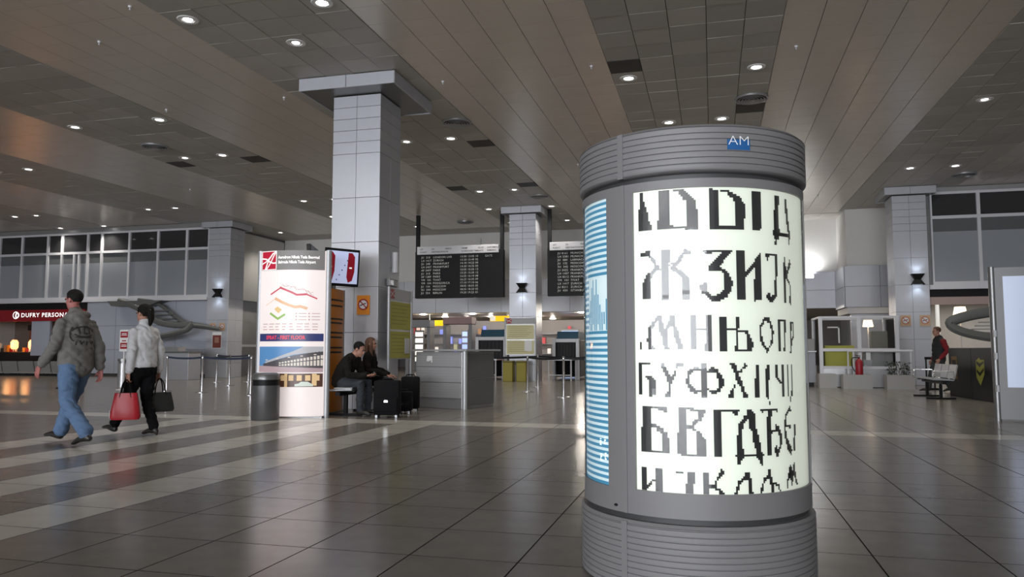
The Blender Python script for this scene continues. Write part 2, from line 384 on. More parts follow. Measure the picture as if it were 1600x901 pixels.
for n in range(len(mull) - 1):
    w = window_bay(n + 1, mull[n], mull[n + 1], YL, (3.2, 5.17, 6.02))
    if n == 4:
        MB().box(-26.1, -26.02, YL - .08, YL + .02, 3.3, 5.1).box(-25.86, -25.78, YL - .08, YL + .02, 3.3, 5.1).build('door_stile', M['frame'], w)
        MB().tube([(-26.15, YL - .08, 4.2), (-26.15, YL - .14, 4.2), (-26.28, YL - .14, 4.2)], .014).build('handle', M['chrome'], w)
struct(MB().box(-33, -19.5, YL - .1, YL + .12, 3.08, 3.2).build('trim_1', M['frame']))
struct(MB().box(-33, -19.5, YL - .08, YL + .12, 6.02, H).build('trim_2', M['steel']))
wp = struct(MB().box(-25.3, -19.5, YL, YL + .25, 0, 3.08).build('wall_left_lower', M['joint']))
panel_grid(wp, -25.3, -19.52, .12, 3.06, YL, 4, 3, mat('blue_panel', (.40, .43, .50), .35, metal=.2, rnd=.03))
struct(MB().box(-33, -25.3, YL - .02, YL + .5, 2.78, 3.08).build('trim_3', M['black']))
# right upper storey
YR = 26.6
mr = [6.72, 8.08, 9.6, 11.1, 12.6, 14.1]
for n in range(5): window_bay(20 + n, mr[n], mr[n + 1], YR, (3.12, 5.25, 6.06))
struct(MB().box(6.6, 14.5, YR + .12, YR + .3, 3.1, H + .05).build('wall_right_upper', M['dsteel']))
struct(MB().box(6.6, 14.5, YR - .08, YR + .12, 6.06, H).build('trim_4', M['steel']))
struct(MB().box(6.6, 14.5, YR - .1, YR + .1, 2.98, 3.12).build('trim_5', M['frame']))
struct(MB().box(6.6, 14.5, YR - .02, YR + .2, 2.74, 2.98).build('trim_6', M['black']))
struct(MB().box(6.6, 14.5, YR - .05, YR + .2, 2.5, 2.74).build('trim_7', mat('peach_fascia', s((165, 145, 138)), .6)))
struct(MB().box(6.6, 14.5, 30.5, 30.7, 0, 3.1).build('wall_cafe', M['plaster']))
struct(MB().box(6.6, 14.5, YR + .2, 30.5, 2.74, 2.9).build('ceiling_cafe', M['plaster']))
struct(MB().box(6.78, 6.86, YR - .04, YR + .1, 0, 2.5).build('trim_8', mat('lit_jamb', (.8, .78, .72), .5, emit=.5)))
# side and rear shell of the hall (behind and beside the photographer)
struct(MB().box(-33.8, -33.3, -22, 30.6, 0, H + .05).build('wall_side_left', M['plaster'])); struct(MB().box(14.3, 14.8, -22, 31, 0, H + .05).build('wall_side_right', M['plaster']))
rf = struct(MB().box(-33.8, 14.8, -21.3, -21.0, 5.5, H + .05).box(-33.8, 14.8, -21.3, -21.0, 0, .4).box(-33.8, -22.5, -21.3, -21.0, .4, 5.5).box(7.5, 14.8, -21.3, -21.0, .4, 5.5).build('wall_rear', M['plaster']))  # unseen window wall without panes, invented to bring in the daylight
for k in range(11): MB().box(-22.58 + k * 3, -22.42 + k * 3, -21.25, -21.05, .4, 5.5).build('facade_mullion', M['frame'], rf)
MB().box(-22.5, 7.5, -21.24, -21.06, 3.1, 3.22).build('facade_transom', M['frame'], rf)

# ---------------------------------------------------------------- columns
ZR = [.0, .57, 1.42, 2.27, 3.12, 3.97, 4.82, 5.05, 5.275, 5.5, 5.725, 5.95]
def column(cx, cy, capw, label):
    t = thing('column', label, 'column', (cx, cy, 0), 0)
    hw = .49
    MB().box(-hw + .02, hw - .02, -hw + .02, hw - .02, 0, 5.96).build('core', M['joint'], t)
    g = .006; ms = {}
    for a, b in zip(ZR, ZR[1:]):
        h = round(b - a, 3)
        if h not in ms: ms[h] = MB().bbox(-hw / 2 + g / 2, hw / 2 - g / 2, -.012, .012, g / 2 - h / 2, h / 2 - g / 2, .003).mesh('panel', M['clad'])
        for side in range(4):
            for k in (-1, 1):
                o = link('panel', ms[h], t); ang = side * math.pi / 2
                p = Matrix.Rotation(ang, 4, 'Z') @ Vector((k * hw / 2, -hw + .012, (a + b) / 2)); o.location = p; o.rotation_euler = (0, 0, ang)
    c = capw / 2
    cp = MB().box(-c + .01, c - .01, -c + .01, c - .01, 5.97, H - .01).build('capital', M['dsteel'], t)
    pm = MB().bbox(-c / 2 + g, c / 2 - g, -.015, .015, 5.955, H - .012, .003).mesh('capital_panel', M['clad'])
    for side in range(4):
        for k in (-1, 1):
            ang = side * math.pi / 2; p = Matrix.Rotation(ang, 4, 'Z') @ Vector((k * c / 2, -c + .012, 0)); link('capital_panel', pm, cp, p, ang)
    return t
column(-6.5, 13.65, 1.94, 'grey panel-clad column with wide capital, behind the seated couple')
column(-6.52, 26.95, 1.47, 'grey panel-clad column between the two black departure boards')
column(-19.0, 27.0, 1.40, 'grey panel-clad column beside the row of mezzanine windows and stanchions')
column(6.06, 26.8, 1.47, 'grey panel-clad column next to the glass booth')

# uplight sconces on columns
sc_up = mat('sconce_glow', (.8, .88, 1), .5, emit=3, ecol=(.75, .86, 1))
def sconce(x, y, z, label):
    t = thing('wall_sconce', label, 'lamp', (x, y, z), 0)
    b = MB()
    for sg in (1, -1):
        b.add([(-.19, -.20, sg * .17), (.19, -.20, sg * .17), (.19, 0, sg * .17), (-.19, 0, sg * .17), (-.09, -.11, sg * .0), (.09, -.11, sg * .0), (.09, 0, 0), (-.09, 0, 0)],
              [(0, 1, 5, 4), (1, 2, 6, 5), (2, 3, 7, 6), (3, 0, 4, 7)])
    b.build('housing', M['black'], t)
    for sg in (1, -1):
        MB().box(-.15, .15, -.17, -.02, sg * .15 - .008, sg * .15 + .008).build('lens', sc_up, t)
        l = bpy.data.lights.new('sconce_spot', 'SPOT'); l.energy = 7; l.spot_size = R(130); l.spot_blend = .7; l.color = (.75, .86, 1); l.shadow_soft_size = .05
        lo = bpy.data.objects.new('sconce_spot', l); COL.objects.link(lo); lo.parent = t; lo.location = (0, -.12, sg * .18); lo.rotation_euler = (math.pi if sg > 0 else 0, 0, 0)
sconce(-18.95, 26.49, 3.33, 'black hourglass wall lamp on the column by the mezzanine windows')
sconce(-6.52, 26.44, 3.28, 'black hourglass wall lamp on the column between the departure boards')
sconce(6.2, 26.29, 3.28, 'black hourglass wall lamp on the column by the glass booth')
# floodlights on the far wall
t = thing('wall_floodlight', 'pair of bright floodlights on the far cladding behind the poster drum', 'lamp', (3.35, YB - .13, 3.95))
fm = mat('flood_glow', (1, 1, 1), .5, emit=12)
for k in (-.32, .32):
    h = MB().prism([(-.1, -.08), (-.1, .06), (.02, .1), (.02, -.08)], k - .2, k + .2, ax='x').build('housing', M['alu'], t)
    MB().box(k - .17, k + .17, -.115, -.101, -.06, .05).build('lens', fm, h)
    l = bpy.data.lights.new('flood', 'SPOT'); l.energy = 70; l.spot_size = R(140); l.spot_blend = .6; l.shadow_soft_size = .12
    lo = bpy.data.objects.new('flood', l); COL.objects.link(lo); lo.parent = t; lo.location = (k, -.2, .1); lo.rotation_euler = (R(150), 0, 0)

# ---------------------------------------------------------------- poster drum
DX, DY, DR = -.105, 4.10, .56
drum = thing('poster_drum', 'large grey cylindrical advertising column with backlit letter poster and ribbed plinth', 'column', (DX, DY, 0))
def dpt(th, z, r): return (r * math.sin(th), -r * math.cos(th), z)         # th = 0 faces -Y, positive to +X
ZC0, ZC1 = 1.905, 2.125       # cap
prof = [(0, .0), (DR - .005, 0.0), (DR + .012, .01)]
z = .012
while z < .30:
    prof += [(DR + .015, z), (DR + .015, z + .020), (DR + .009, z + .0225), (DR + .009, z + .0245)]; z += .027
prof += [(DR + .015, .312), (DR + .005, .325), (0, .325)]
MB().lathe(prof, 96).build('plinth', M['drum'], drum, True)
MB().lathe([(0, .325), (DR - .02, .325), (DR - .02, .352), (0, .352)], 72).build('lower_gap', M['drumdark'], drum, True)
def hit(x, y, r=DR):                                                        # photo pixel to (angle, height) on the drum
    d = ray(x, y); ox, oy = -DX, -DY; a = d.x ** 2 + d.y ** 2; b = ox * d.x + oy * d.y; c = ox * ox + oy * oy - r * r; q = b * b - a * c
    k = (-b - math.sqrt(max(q, 0))) / a
    px, py = ox + d.x * k, oy + d.y * k; return math.atan2(px, -py), CH + d.z * k
TH0, TH1 = R(-26.5), R(79)
PZ0, PZ1 = hit(1081, 772)[1], hit(1081, 292)[1]
LW0, LW1 = R(-148), R(-43.5)
WIN = [(TH0, TH1, PZ0, PZ1), (LW0, LW1, PZ0 - .005, PZ1), (R(97), R(195), PZ0, PZ1)]
BZ0, BZ1 = .352, 1.878
# body shell with window openings
b = MB(); N = 180
def inwin(th):
    for k, (a, c, z0, z1) in enumerate(WIN):
        for w in (-2 * math.pi, 0, 2 * math.pi):
            if a <= th + w <= c: return k
    return -1
edges = sorted(set([-math.pi + 2 * math.pi * i / N for i in range(N)] + [((a + math.pi) % (2 * math.pi)) - math.pi for w in WIN for a in w[:2]])); edges.append(edges[0] + 2 * math.pi)
for a, c in zip(edges, edges[1:]):
    k = inwin((a + c) / 2)
    segs = [(BZ0, BZ1)] if k < 0 else [(BZ0, WIN[k][2]), (WIN[k][3], BZ1)]
    for z0, z1 in segs: b.add([dpt(a, z0, DR), dpt(c, z0, DR), dpt(c, z1, DR), dpt(a, z1, DR)], [(0, 1, 2, 3)])
    if k >= 0:
        for zz in WIN[k][2:]: b.add([dpt(a, zz, DR), dpt(c, zz, DR), dpt(c, zz, DR - .02), dpt(a, zz, DR - .02)], [(0, 1, 2, 3)])
for a, c, z0, z1 in WIN:
    for e in (a, c): b.add([dpt(e, z0, DR), dpt(e, z1, DR), dpt(e, z1, DR - .02), dpt(e, z0, DR - .02)], [(0, 1, 2, 3)])
b.lathe([(DR, BZ0), (DR - .03, BZ0)], N).lathe([(DR, BZ1), (DR - .03, BZ1)], N)
b.build('body', M['drum'], drum, True)
MB().lathe([(0, BZ1 - .01), (DR - .03, BZ1 - .01), (DR - .03, ZC0 + .01), (0, ZC0 + .01)], 72).build('upper_gap', M['drumdark'], drum, True)
prof = [(0, ZC0), (DR - .01, ZC0), (DR + .012, ZC0 + .008)]; z = ZC0 + .012
while z < ZC1 - .03:
    prof += [(DR + .015, z), (DR + .015, z + .021), (DR + .009, z + .0235), (DR + .009, z + .0255)]; z += .028
prof += [(DR + .015, ZC1 - .012), (DR + .002, ZC1), (0, ZC1)]
cap = MB().lathe(prof, 96).build('cap', M['drum'], drum, True)
ths = hit(975, 500)[0]
for z0, z1, nm, rr in ((.005, .318, 'seam_strip', DR + .018), (ZC0, ZC1 - .004, 'seam_strip', DR + .018), (BZ0, BZ1, 'seam_strip', DR + .004)):
    q = MB(); w = .028 if rr > DR + .01 else .018
    for i in range(4):
        a, c = ths - w + 2 * w * i / 4, ths - w + 2 * w * (i + 1) / 4
        q.add([dpt(a, z0, rr), dpt(c, z0, rr), dpt(c, z1, rr), dpt(a, z1, rr)], [(0, 1, 2, 3)])
    for e in (ths - w, ths + w): q.add([dpt(e, z0, rr), dpt(e, z1, rr), dpt(e, z1, rr - .02), dpt(e, z0, rr - .02)], [(0, 1, 2, 3)])
    q.build(nm, M['drum'], drum, True)
lh = hit(963, 788); MB().sphere(dpt(lh[0], lh[1], DR), .011, 10, sq=(1, 1, .6)).build('lock', M['black'], drum)
# backlit posters
pm = backlit('poster_white', (.58, .62, .545), .66); tealm = backlit('poster_teal', (.05, .20, .32), .6); pwm = backlit('poster_pale', (.52, .62, .64), .65)
def dmap(r): return lambda u, v: dpt(u, v, r)
poster = Flat(R(3)).quad(TH0, PZ0, TH1, PZ1).build('letter_poster', pm, drum, dmap(DR - .012)); tag(poster, 'white backlit poster with blocky black Cyrillic letters')
lp = Flat(R(3)).quad(LW0, PZ0 - .005, LW1, PZ1).build('striped_poster', pwm, drum, dmap(DR - .012)); tag(lp, 'backlit poster of teal and pale horizontal stripes')
Flat(R(3)).quad(R(97), PZ0, R(195), PZ1).build('rear_poster', pm, drum, dmap(DR - .012))
st = Flat(R(3)); per = (PZ1 - PZ0 + .005) / 48
EM0, EM1 = hit(930, 516)[1], hit(930, 436)[1]; ET = hit(920, 470)[0]
for k in range(48):
    z0 = PZ0 - .005 + per * k
    if EM0 < z0 < EM1: st.quad(LW0, z0, ET - .06, z0 + per * .52)
    else: st.quad(LW0, z0, LW1, z0 + per * .52)
st.build('stripe', tealm, lp, dmap(DR - .0105))
em = Flat(R(3)); n = int((LW1 - ET + .06) / .034)          # nested upright strokes of the emblem
for k in range(n):
    a = ET - .05 + k * .034; hgt = (.35, .6, .85, 1, .7, 1, .7, .5, .35)[k % 9]
    em.quad(a, EM0 + (0 if k % 3 else .03), a + .017, EM0 + (EM1 - EM0) * hgt)
em.build('emblem', tealm, lp, dmap(DR - .0105))
wm = Flat(R(3))
for (x, y) in ((936, 690), (943, 689), (937, 714), (944, 713)):
    a, zz = hit(x, y)
    wm.quad(a - .012, zz - .015, a + .012, zz - .009); wm.quad(a - .012, zz + .002, a + .012, zz + .008); wm.quad(a - .012, zz - .015, a - .004, zz + .008); wm.quad(a - .012, zz + .013, a + .012, zz + .017)
wm.build('imprint', backlit('poster_pure', (.9, .97, 1), 1.0), lp, dmap(DR - .009))
# letters of the poster: outlines per row, set on a coarse cell grid
c1 = (990, 280, 260 / 1171); c2 = (990, 470, 260 / 1378); c3 = (990, 610, 260 / 1301)
def rc(a, b, c, d): return [(a, b), (c, b), (c, d), (a, d)]
LET = [
 (c1, [[(40,95),(62,95),(62,150),(75,155),(88,210),(103,250),(115,310),(128,330),(128,360),(40,362)]]),
 (c1, [[(172,80),(253,76),(253,355),(172,355)], [(253,328),(370,328),(455,322),(455,348),(253,355)], [(270,72),(345,70),(365,82),(385,95),(410,120),(430,145),(442,150),(442,212),(455,215),(455,345),(370,345),(370,155),(345,140),(330,110),(310,90),(272,88)]]),
 (c1, [[(530,68),(600,70),(600,350),(530,350)], [(600,328),(712,328),(780,325),(780,357),(600,350)], [(612,70),(662,70),(680,85),(705,98),(730,120),(755,128),(760,150),(780,168),(780,350),(710,350),(710,160),(690,130),(668,120),(650,85),(612,82)]]),
 (c1, [[(832,82),(893,88),(893,367),(832,362)]]),
 (c1, [[(988,112),(1018,115),(1018,300),(1025,370),(1088,390),(1088,412),(1022,398),(1015,425),(1005,432),(1000,465),(990,460),(992,425),(985,400),(977,385),(980,362),(988,362),(982,330)], [(1055,135),(1072,140),(1080,250),(1098,400),(1090,470),(1086,405),(1070,300),(1060,200)]]),
 (c1, [[(47,525),(68,518),(90,505),(115,505),(128,545),(150,555),(165,600),(185,615),(190,635),(165,648),(130,680),(125,720),(125,845),(63,845),(63,745),(78,700),(95,670),(120,650),(150,630),(140,590),(120,565),(100,540),(47,542)], rc(200,500,253,845),
   [(253,590),(300,590),(318,540),(345,520),(345,495),(362,480),(372,498),(410,512),(395,530),(355,530),(345,560),(320,590),(290,620)], [(253,605),(300,620),(345,645),(385,685),(395,720),(395,845),(343,845),(343,705),(325,685),(300,650),(270,645)]]),
 (c1, [[(488,495),(693,498),(670,530),(640,560),(625,590),(600,615),(640,630),(665,655),(685,700),(697,720),(695,750),(680,790),(655,830),(620,845),(590,860),(545,855),(515,825),(480,800),(460,770),(465,745),(510,725),(515,790),(560,825),(605,800),(635,780),(635,665),(610,645),(532,640),(532,610),(560,580),(600,540),(615,515),(555,512),(540,530),(510,528),(490,512)]]),
 (c1, [[(725,500),(783,503),(783,850),(725,848)], [(783,655),(830,605),(850,570),(893,515),(893,560),(860,610),(800,670),(785,685)], [(848,560),(893,530),(897,855),(848,855)]]),
 (c1, [[(918,515),(1007,530),(1007,810),(995,840),(960,875),(932,830),(935,805),(955,800),(965,830),(990,800),(990,540),(955,535),(940,580),(930,545)]]),
 (c1, [[(1052,540),(1065,545),(1070,660),(1095,560),(1103,600),(1078,680),(1105,760),(1103,880),(1095,875),(1093,750),(1070,700),(1068,870),(1055,870)]]),
 (c2, [[(50,338),(70,340),(70,400),(50,400)]]),
 (c2, [[(105,310),(120,305),(120,240),(138,205),(155,175),(185,175),(185,125),(232,125),(235,175),(250,180),(252,235),(270,210),(285,190),(300,125),(350,125),(350,200),(368,240),(383,295),(400,350),(415,405),(365,400),(350,330),(335,290),(320,200),(300,210),(280,260),(280,350),(298,400),(265,400),(235,345),(235,290),(215,260),(200,170),(170,210),(150,230),(148,360),(180,400),(120,402),(120,335),(105,330)]]),
 (c2, [rc(472,122,520,408), rc(520,222,593,242), rc(593,122,642,410)]),
 (c2, [rc(712,128,775,412), rc(775,226,842,245), rc(842,130,868,412), [(868,396),(985,400),(985,415),(868,412)], [(868,246),(942,250),(945,265),(968,285),(972,330),(985,345),(985,410),(935,405),(935,268),(868,262)]]),
 (c2, [[(1075,140),(1120,140),(1140,190),(1157,250),(1155,300),(1145,360),(1120,400),(1105,432),(1085,400),(1060,370),(1040,300),(1040,210),(1060,180)]], [[(1085,170),(1115,175),(1132,230),(1135,310),(1125,370),(1105,390),(1080,360),(1068,320),(1055,260),(1060,210)]]),
 (c2, [[(1192,148),(1255,150),(1255,422),(1240,422),(1240,165),(1213,165),(1213,422),(1195,422)]]),
 (c2, [[(1290,165),(1322,165),(1322,300),(1307,330),(1307,425),(1293,425)]], [[(1303,180),(1314,180),(1314,290),(1304,310)]]),
 (c2, [[(50,505),(148,508),(135,528),(110,525),(68,518),(68,780),(50,780)], [(103,622),(145,622),(180,655),(182,785),(135,785),(135,680),(120,650)]]),
 (c2, [[(217,508),(262,508),(265,540),(290,600),(315,628),(335,600),(350,570),(352,512),(400,512),(417,530),(405,540),(365,540),(350,600),(330,660),(310,690),(308,760),(313,790),(265,790),(270,765),(285,755),(285,680),(265,610),(235,560)]]),
 (c2, [[(440,600),(455,570),(490,550),(540,550),(558,570),(612,570),(650,550),(690,555),(712,600),(745,640),(745,700),(715,745),(690,768),(640,765),(612,740),(558,745),(530,762),(475,760),(455,720),(438,690)]], [[(485,590),(510,570),(540,572),(558,590),(558,735),(520,738),(485,700),(470,680),(468,610)], [(610,595),(660,592),(680,595),(695,640),(700,720),(670,745),(630,740),(610,720)]], [rc(558,515,608,802)]),
 (c2, [[(795,520),(838,520),(860,540),(860,580),(885,640),(905,690),(920,740),(945,780),(948,805),(908,805),(890,730),(850,660),(835,600),(815,560)], [(908,545),(925,505),(943,550),(905,560),(890,600),(862,600),(890,570)], [(780,800),(785,770),(815,730),(835,690),(843,710),(825,740),(825,805)]]),
 (c2, [rc(1005,522,1042,803), [(1093,522),(1120,522),(1120,800),(1132,870),(1120,850),(1110,805),(1093,800)]]),
 (c2, [[(1170,525),(1190,525),(1195,630),(1220,670),(1220,525),(1240,525),(1247,795),(1225,795),(1220,685),(1195,665),(1172,630)]]),
 (c2, [[(1268,522),(1279,522),(1283,790),(1271,790)], [(1299,522),(1309,522),(1315,790),(1303,790)], [(1288,790),(1300,790),(1298,835),(1290,835)]]),
 (c3, [[(67,122),(137,122),(137,480),(67,480)], [(137,122),(265,133),(265,158),(250,170),(235,168),(220,150),(137,138)], [(137,468),(280,478),(280,497),(137,482)], [(137,252),(170,258),(190,275),(235,290),(240,315),(265,325),(265,370),(280,378),(280,490),(220,485),(220,330),(190,320),(172,290),(137,275)]]),
 (c3, [[(347,135),(410,138),(410,505),(347,500)], [(410,136),(558,143),(558,180),(545,210),(520,240),(497,250),(470,290),(520,325),(540,350),(575,390),(575,515),(410,507),(410,491),(497,496),(497,345),(475,310),(412,295),(412,270),(465,268),(465,240),(497,220),(497,157),(410,152)]]),
 (c3, [[(627,145),(690,148),(690,515),(630,512)], [(690,145),(825,148),(820,165),(810,190),(785,185),(770,165),(690,162)]]),
 (c3, [[(888,147),(925,147),(948,190),(948,260),(970,330),(985,400),(1000,470),(1015,500),(1010,590),(995,590),(980,540),(960,518),(860,518),(855,530),(840,545),(825,598),(808,560),(805,520),(790,512),(803,495),(803,345),(820,340),(820,260),(840,240),(860,200),(888,195)]], [[(885,225),(900,225),(903,300),(925,320),(935,400),(955,460),(958,502),(858,502),(855,440),(842,430),(842,310),(860,300),(860,260)]]),
 (c3, [[(990,143),(1125,138),(1125,152),(1115,180),(1105,157),(1075,157),(1078,300),(1100,300),(1110,265),(1128,270),(1155,340),(1160,400),(1145,460),(1135,490),(1120,525),(1100,470),(1098,450),(1118,420),(1125,460),(1145,430),(1140,360),(1115,310),(1082,335),(1075,345),(1075,500),(1042,502),(1042,157),(1015,160),(1003,185),(992,165)]]),
 (c3, [[(1180,200),(1195,160),(1215,115),(1230,160),(1215,160),(1195,185),(1190,265),(1230,263),(1228,297),(1188,282),(1190,340),(1215,410),(1237,460),(1228,500),(1205,470),(1180,370),(1172,310)], [(1248,270),(1262,260),(1260,470),(1246,475)]]),
 (c3, [rc(65,600,108,780), [(172,610),(233,612),(235,795),(172,790)], [(108,740),(130,715),(145,690),(172,686),(172,702),(150,714),(125,748),(108,768)]]),
 (c3, [[(330,623),(395,627),(395,640),(365,642),(355,655),(345,642),(330,635)], [(413,628),(475,630),(475,815),(415,812)]]),
 (c3, [[(547,632),(592,632),(592,815),(547,812)], [(592,735),(645,738),(645,760),(592,762)], [(632,715),(645,690),(665,665),(680,605),(690,620),(722,638),(690,660),(665,690),(645,720),(640,740)], [(645,745),(660,765),(690,780),(708,795),(708,818),(665,815),(665,790),(640,770)]]),
 (c3, [[(865,637),(900,637),(915,680),(925,740),(930,790),(942,812),(895,812),(890,700),(860,700),(845,710),(830,740),(815,815),(790,812),(795,770),(822,700),(860,680)]]),
 (c3, [[(1035,610),(1068,605),(1070,640),(1085,710),(1110,715),(1143,740),(1145,780),(1125,780),(1125,750),(1090,730),(1095,790),(1070,790),(1065,690),(1045,685),(1020,720),(1005,800),(992,800),(995,760),(1020,675),(1048,660),(1048,625)]]),
 (c3, [[(1218,570),(1228,575),(1237,650),(1248,560),(1257,570),(1264,650),(1280,730),(1270,735),(1250,660),(1242,700),(1242,760),(1230,740),(1222,660),(1207,710),(1207,765),(1193,760),(1197,700)]]),
]
inkm = mat('poster_ink', (.016, .017, .018), .3)
def pip(x, y, poly):
    c = False; j = len(poly) - 1
    for i in range(len(poly)):
        (xi, yi), (xj, yj) = poly[i], poly[j]
        if (yi > y) != (yj > y) and x < (xj - xi) * (y - yi) / (yj - yi) + xi: c = not c
        j = i
    return c
CELL = .0086; CT = CELL / DR
for L in LET:
    (ox, oy, sc_), sets = L[0], L[1:]
    def conv(P): return [[hit(ox + x * sc_, oy + y * sc_, DR - .012) for x, y in p] for p in P]
    add = conv(sets[0]); hole = conv(sets[1]) if len(sets) > 1 else []; add2 = conv(sets[2]) if len(sets) > 2 else []
    allp = [p for q in add + add2 for p in q]
    a0, a1 = min(p[0] for p in allp), max(p[0] for p in allp); z0, z1 = min(p[1] for p in allp), max(p[1] for p in allp)
    fq = Flat(CT * 3)
    for j in range(int(z0 / CELL) - 1, int(z1 / CELL) + 2):
        zc = (j + .5) * CELL
        if not PZ0 < zc < PZ1: continue
        run = None; i0, i1 = int(math.floor(a0 / CT)) - 1, int(math.ceil(a1 / CT)) + 2
        for i in range(i0, i1 + 1):
            ac = (i + .5) * CT
            on = TH0 < ac < TH1 - .01 and ((any(pip(ac, zc, p) for p in add) and not any(pip(ac, zc, p) for p in hole)) or any(pip(ac, zc, p) for p in add2))
            if on and run is None: run = i
            if not on and run is not None:
                fq.quad(run * CT, j * CELL, i * CT, (j + 1) * CELL); run = None
    if fq.f: fq.build('letter', inkm, poster, dmap(DR - .0095))
for a, c, z0, z1 in WIN[:2]:
    Flat(R(3)).quad(a, z0, c, z1).build('glass_cover', M['glass'], drum, dmap(DR - .003))
# blue AM label on the cap
a0, zt = hit(1136, 217, DR + .016); a1, zb = hit(1172, 235, DR + .016)
lab = Flat(R(3)).quad(a0, zb, a1, zt).build('label_plate', mat('label_blue', s((28, 90, 150)), .4), cap, dmap(DR + .0165))
text('lettering', 'AM', .062, mat('label_white', (.8, .82, .85), .5), lab, dmap(DR + .018), a0 + .006, zb + .022, sx=1.15 / DR, bold=-.001)

# ---------------------------------------------------------------- information totems
def lens_pts(w, sag, n=14): return [(-w / 2 + w * i / n, -sag * (1 - (2 * i / n - 1) ** 2)) for i in range(n + 1)]
def totem(name, label, loc, rz, w, h, sag, facem, thick=.12, post=.05, pmat='alu'):
    t = thing(name, label, 'totem', loc, rz)
    f = lens_pts(w, sag); bk = [(x, thick - y) for x, y in f][::-1]
    MB().prism([(x, y) for x, y in f] + bk, 0.03, h, ax='z').build('body', facem, t, True)
    for sx in (-1, 1):
        MB().lathe([(0, 0), (post, 0), (post, h + .015), (0, h + .015)], 16).build('side_post', M[pmat], t, True, (sx * (w / 2 + post * .5), thick / 2, 0))
    MB().box(-w / 2, w / 2, -sag * .5, thick + sag * .5, 0, .03).build('base', M['dsteel'], t)
    return t, (lambda off: (lambda u, v: (u, -sag * (1 - (2 * u / w) ** 2) - off, v)))
lw = backlit('totem_white', (.68, .61, .595), .62)
t1, mp = totem('information_totem', 'tall curved information totem with airport map, photo and red logo', (-6.68, 11.3, 0), R(10), 1.1, 2.72, .16, lw)
gm = mat('totem_header', (.24, .23, .225), .45, emit=.06)
fw_ = .535
h_ = Flat().quad(-fw_, 2.40, fw_, 2.72).build('header', gm, t1, mp(.003))
rp = Flat().quad(-.52, 2.41, -.24, 2.71).build('logo_panel', backlit('logo_red', s((165, 22, 48)), .5), h_, mp(.006))
wl_ = backlit('logo_white', (.8, .78, .77), .6)
lg = Flat(); cv_ = lambda P: [(-.52 + .28 * a, 2.41 + .30 * b) for a, b in P]
lg.line(cv_([(.98, .97), (.75, .85), (.55, .62), (.4, .4), (.3, .15), (.22, 0)]), .022); lg.line(cv_([(.98, .97), (.8, .7), (.66, .45), (.5, .22), (.3, .0)]), .018)
lg.line(cv_([(0, .62), (.3, .58), (.55, .42), (.8, .34), (1, .36)]), .022); lg.line(cv_([(0, .32), (.25, .42), (.45, .56), (.62, .7)]), .018)
lg.line(cv_([(0, 0), (0, 1)]), .008); lg.line(cv_([(1, 0), (1, 1)]), .012); lg.line(cv_([(0, 1), (1, 1)]), .01); lg.line(cv_([(0, 0), (1, 0)]), .01)
lg.build('logo', wl_, rp, mp(.008))
text('lettering', 'Aerodrom Nikola Tesla Beograd', .067, wl_, h_, mp(.007), -.205, 2.585, bold=.0022, spacing=.98, sx=.76)
text('lettering', 'Belgrade Nikola Tesla Airport', .067, wl_, h_, mp(.007), -.205, 2.505, bold=.0022, spacing=.98, sx=.76)
def lit(n, c, k=.6): return backlit('p_' + n, tuple(v * .8 for v in c), k * .6)
mpn = Flat().line([(-.33, 2.00), (-.16, 2.10)], .02).line([(-.16, 2.11), (-.06, 2.07), (.04, 2.03), (.12, 1.99), (.22, 1.995), (.27, 2.0)], .032).line([(.27, 2.0), (.34, 1.97), (.43, 1.93)], .02)
mpn.build('map_line', lit('crimson', s((205, 60, 85))), t1, mp(.004))
Flat().line([(-.24, 1.93), (-.12, 1.87), (.0, 1.82), (.1, 1.79), (.18, 1.80), (.28, 1.77)], .045).line([(-.24, 1.93), (-.42, 1.82)], .008).build('map_line', lit('peach', s((240, 190, 150))), t1, mp(.004))
Flat().line([(-.33, 1.69), (-.19, 1.60), (-.07, 1.67)], .034).build('map_line', lit('green', s((150, 195, 100))), t1, mp(.004))
Flat().poly([(-.26, 1.76), (-.2, 1.80), (-.12, 1.75), (-.18, 1.69)]).build('map_line', lit('amber', s((240, 205, 140))), t1, mp(.004))
gl = Flat(); random.seed(3)
for k in range(26):
    u = -.14 + .5 * k / 26; gl.line([(u, 2.17 - .3 * (u + .14) + random.uniform(-.03, .03)), (u + random.uniform(.02, .06), 2.15 - .3 * (u + .14) + random.uniform(-.03, .03))], .006)
for k in range(8):
    for j in range(3): gl.quad(-.47 + .12 * k, 1.42 + .045 * j, -.40 + .12 * k + random.uniform(-.02, .03), 1.432 + .045 * j)
for k in range(2):
    for j in range(3): gl.quad(.16 + .2 * k, 1.58 + .05 * j, .28 + .2 * k, 1.59 + .05 * j); gl.disc(.12 + .2 * k, 1.585 + .05 * j, .012, 8)
gl.build('map_legend', lit('greyink', s((190, 165, 165))), t1, mp(.0045))
bs = Flat().quad(-fw_, 1.235, fw_, 1.36).build('level_strip', lit('navy', s((52, 62, 118)), .5), t1, mp(.004))
text('lettering', 'SPRAT - FIRST FLOOR', .085, lit('pinkred', s((235, 70, 95)), .8), bs, mp(.007), -.40, 1.268, bold=.003, sx=.82)
ph = Flat().quad(-fw_, .735, fw_, 1.15).build('photo', lit('sky', s((95, 150, 205)), .55), t1, mp(.004)); fnp = mp(.006)
Flat().poly([(-.42, .90), (.1, 1.08), (.25, 1.15), (.535, 1.15), (.535, 1.07), (.1, 1.02), (-.40, .88)]).build('picture_roof', lit('roof', s((190, 190, 195))), ph, fnp)
Flat().poly([(-.45, .87), (.1, 1.01), (.535, 1.08), (.535, .78), (-.45, .80)]).build('picture_hall', lit('hall', s((85, 80, 85)), .5), ph, fnp)
q = Flat()
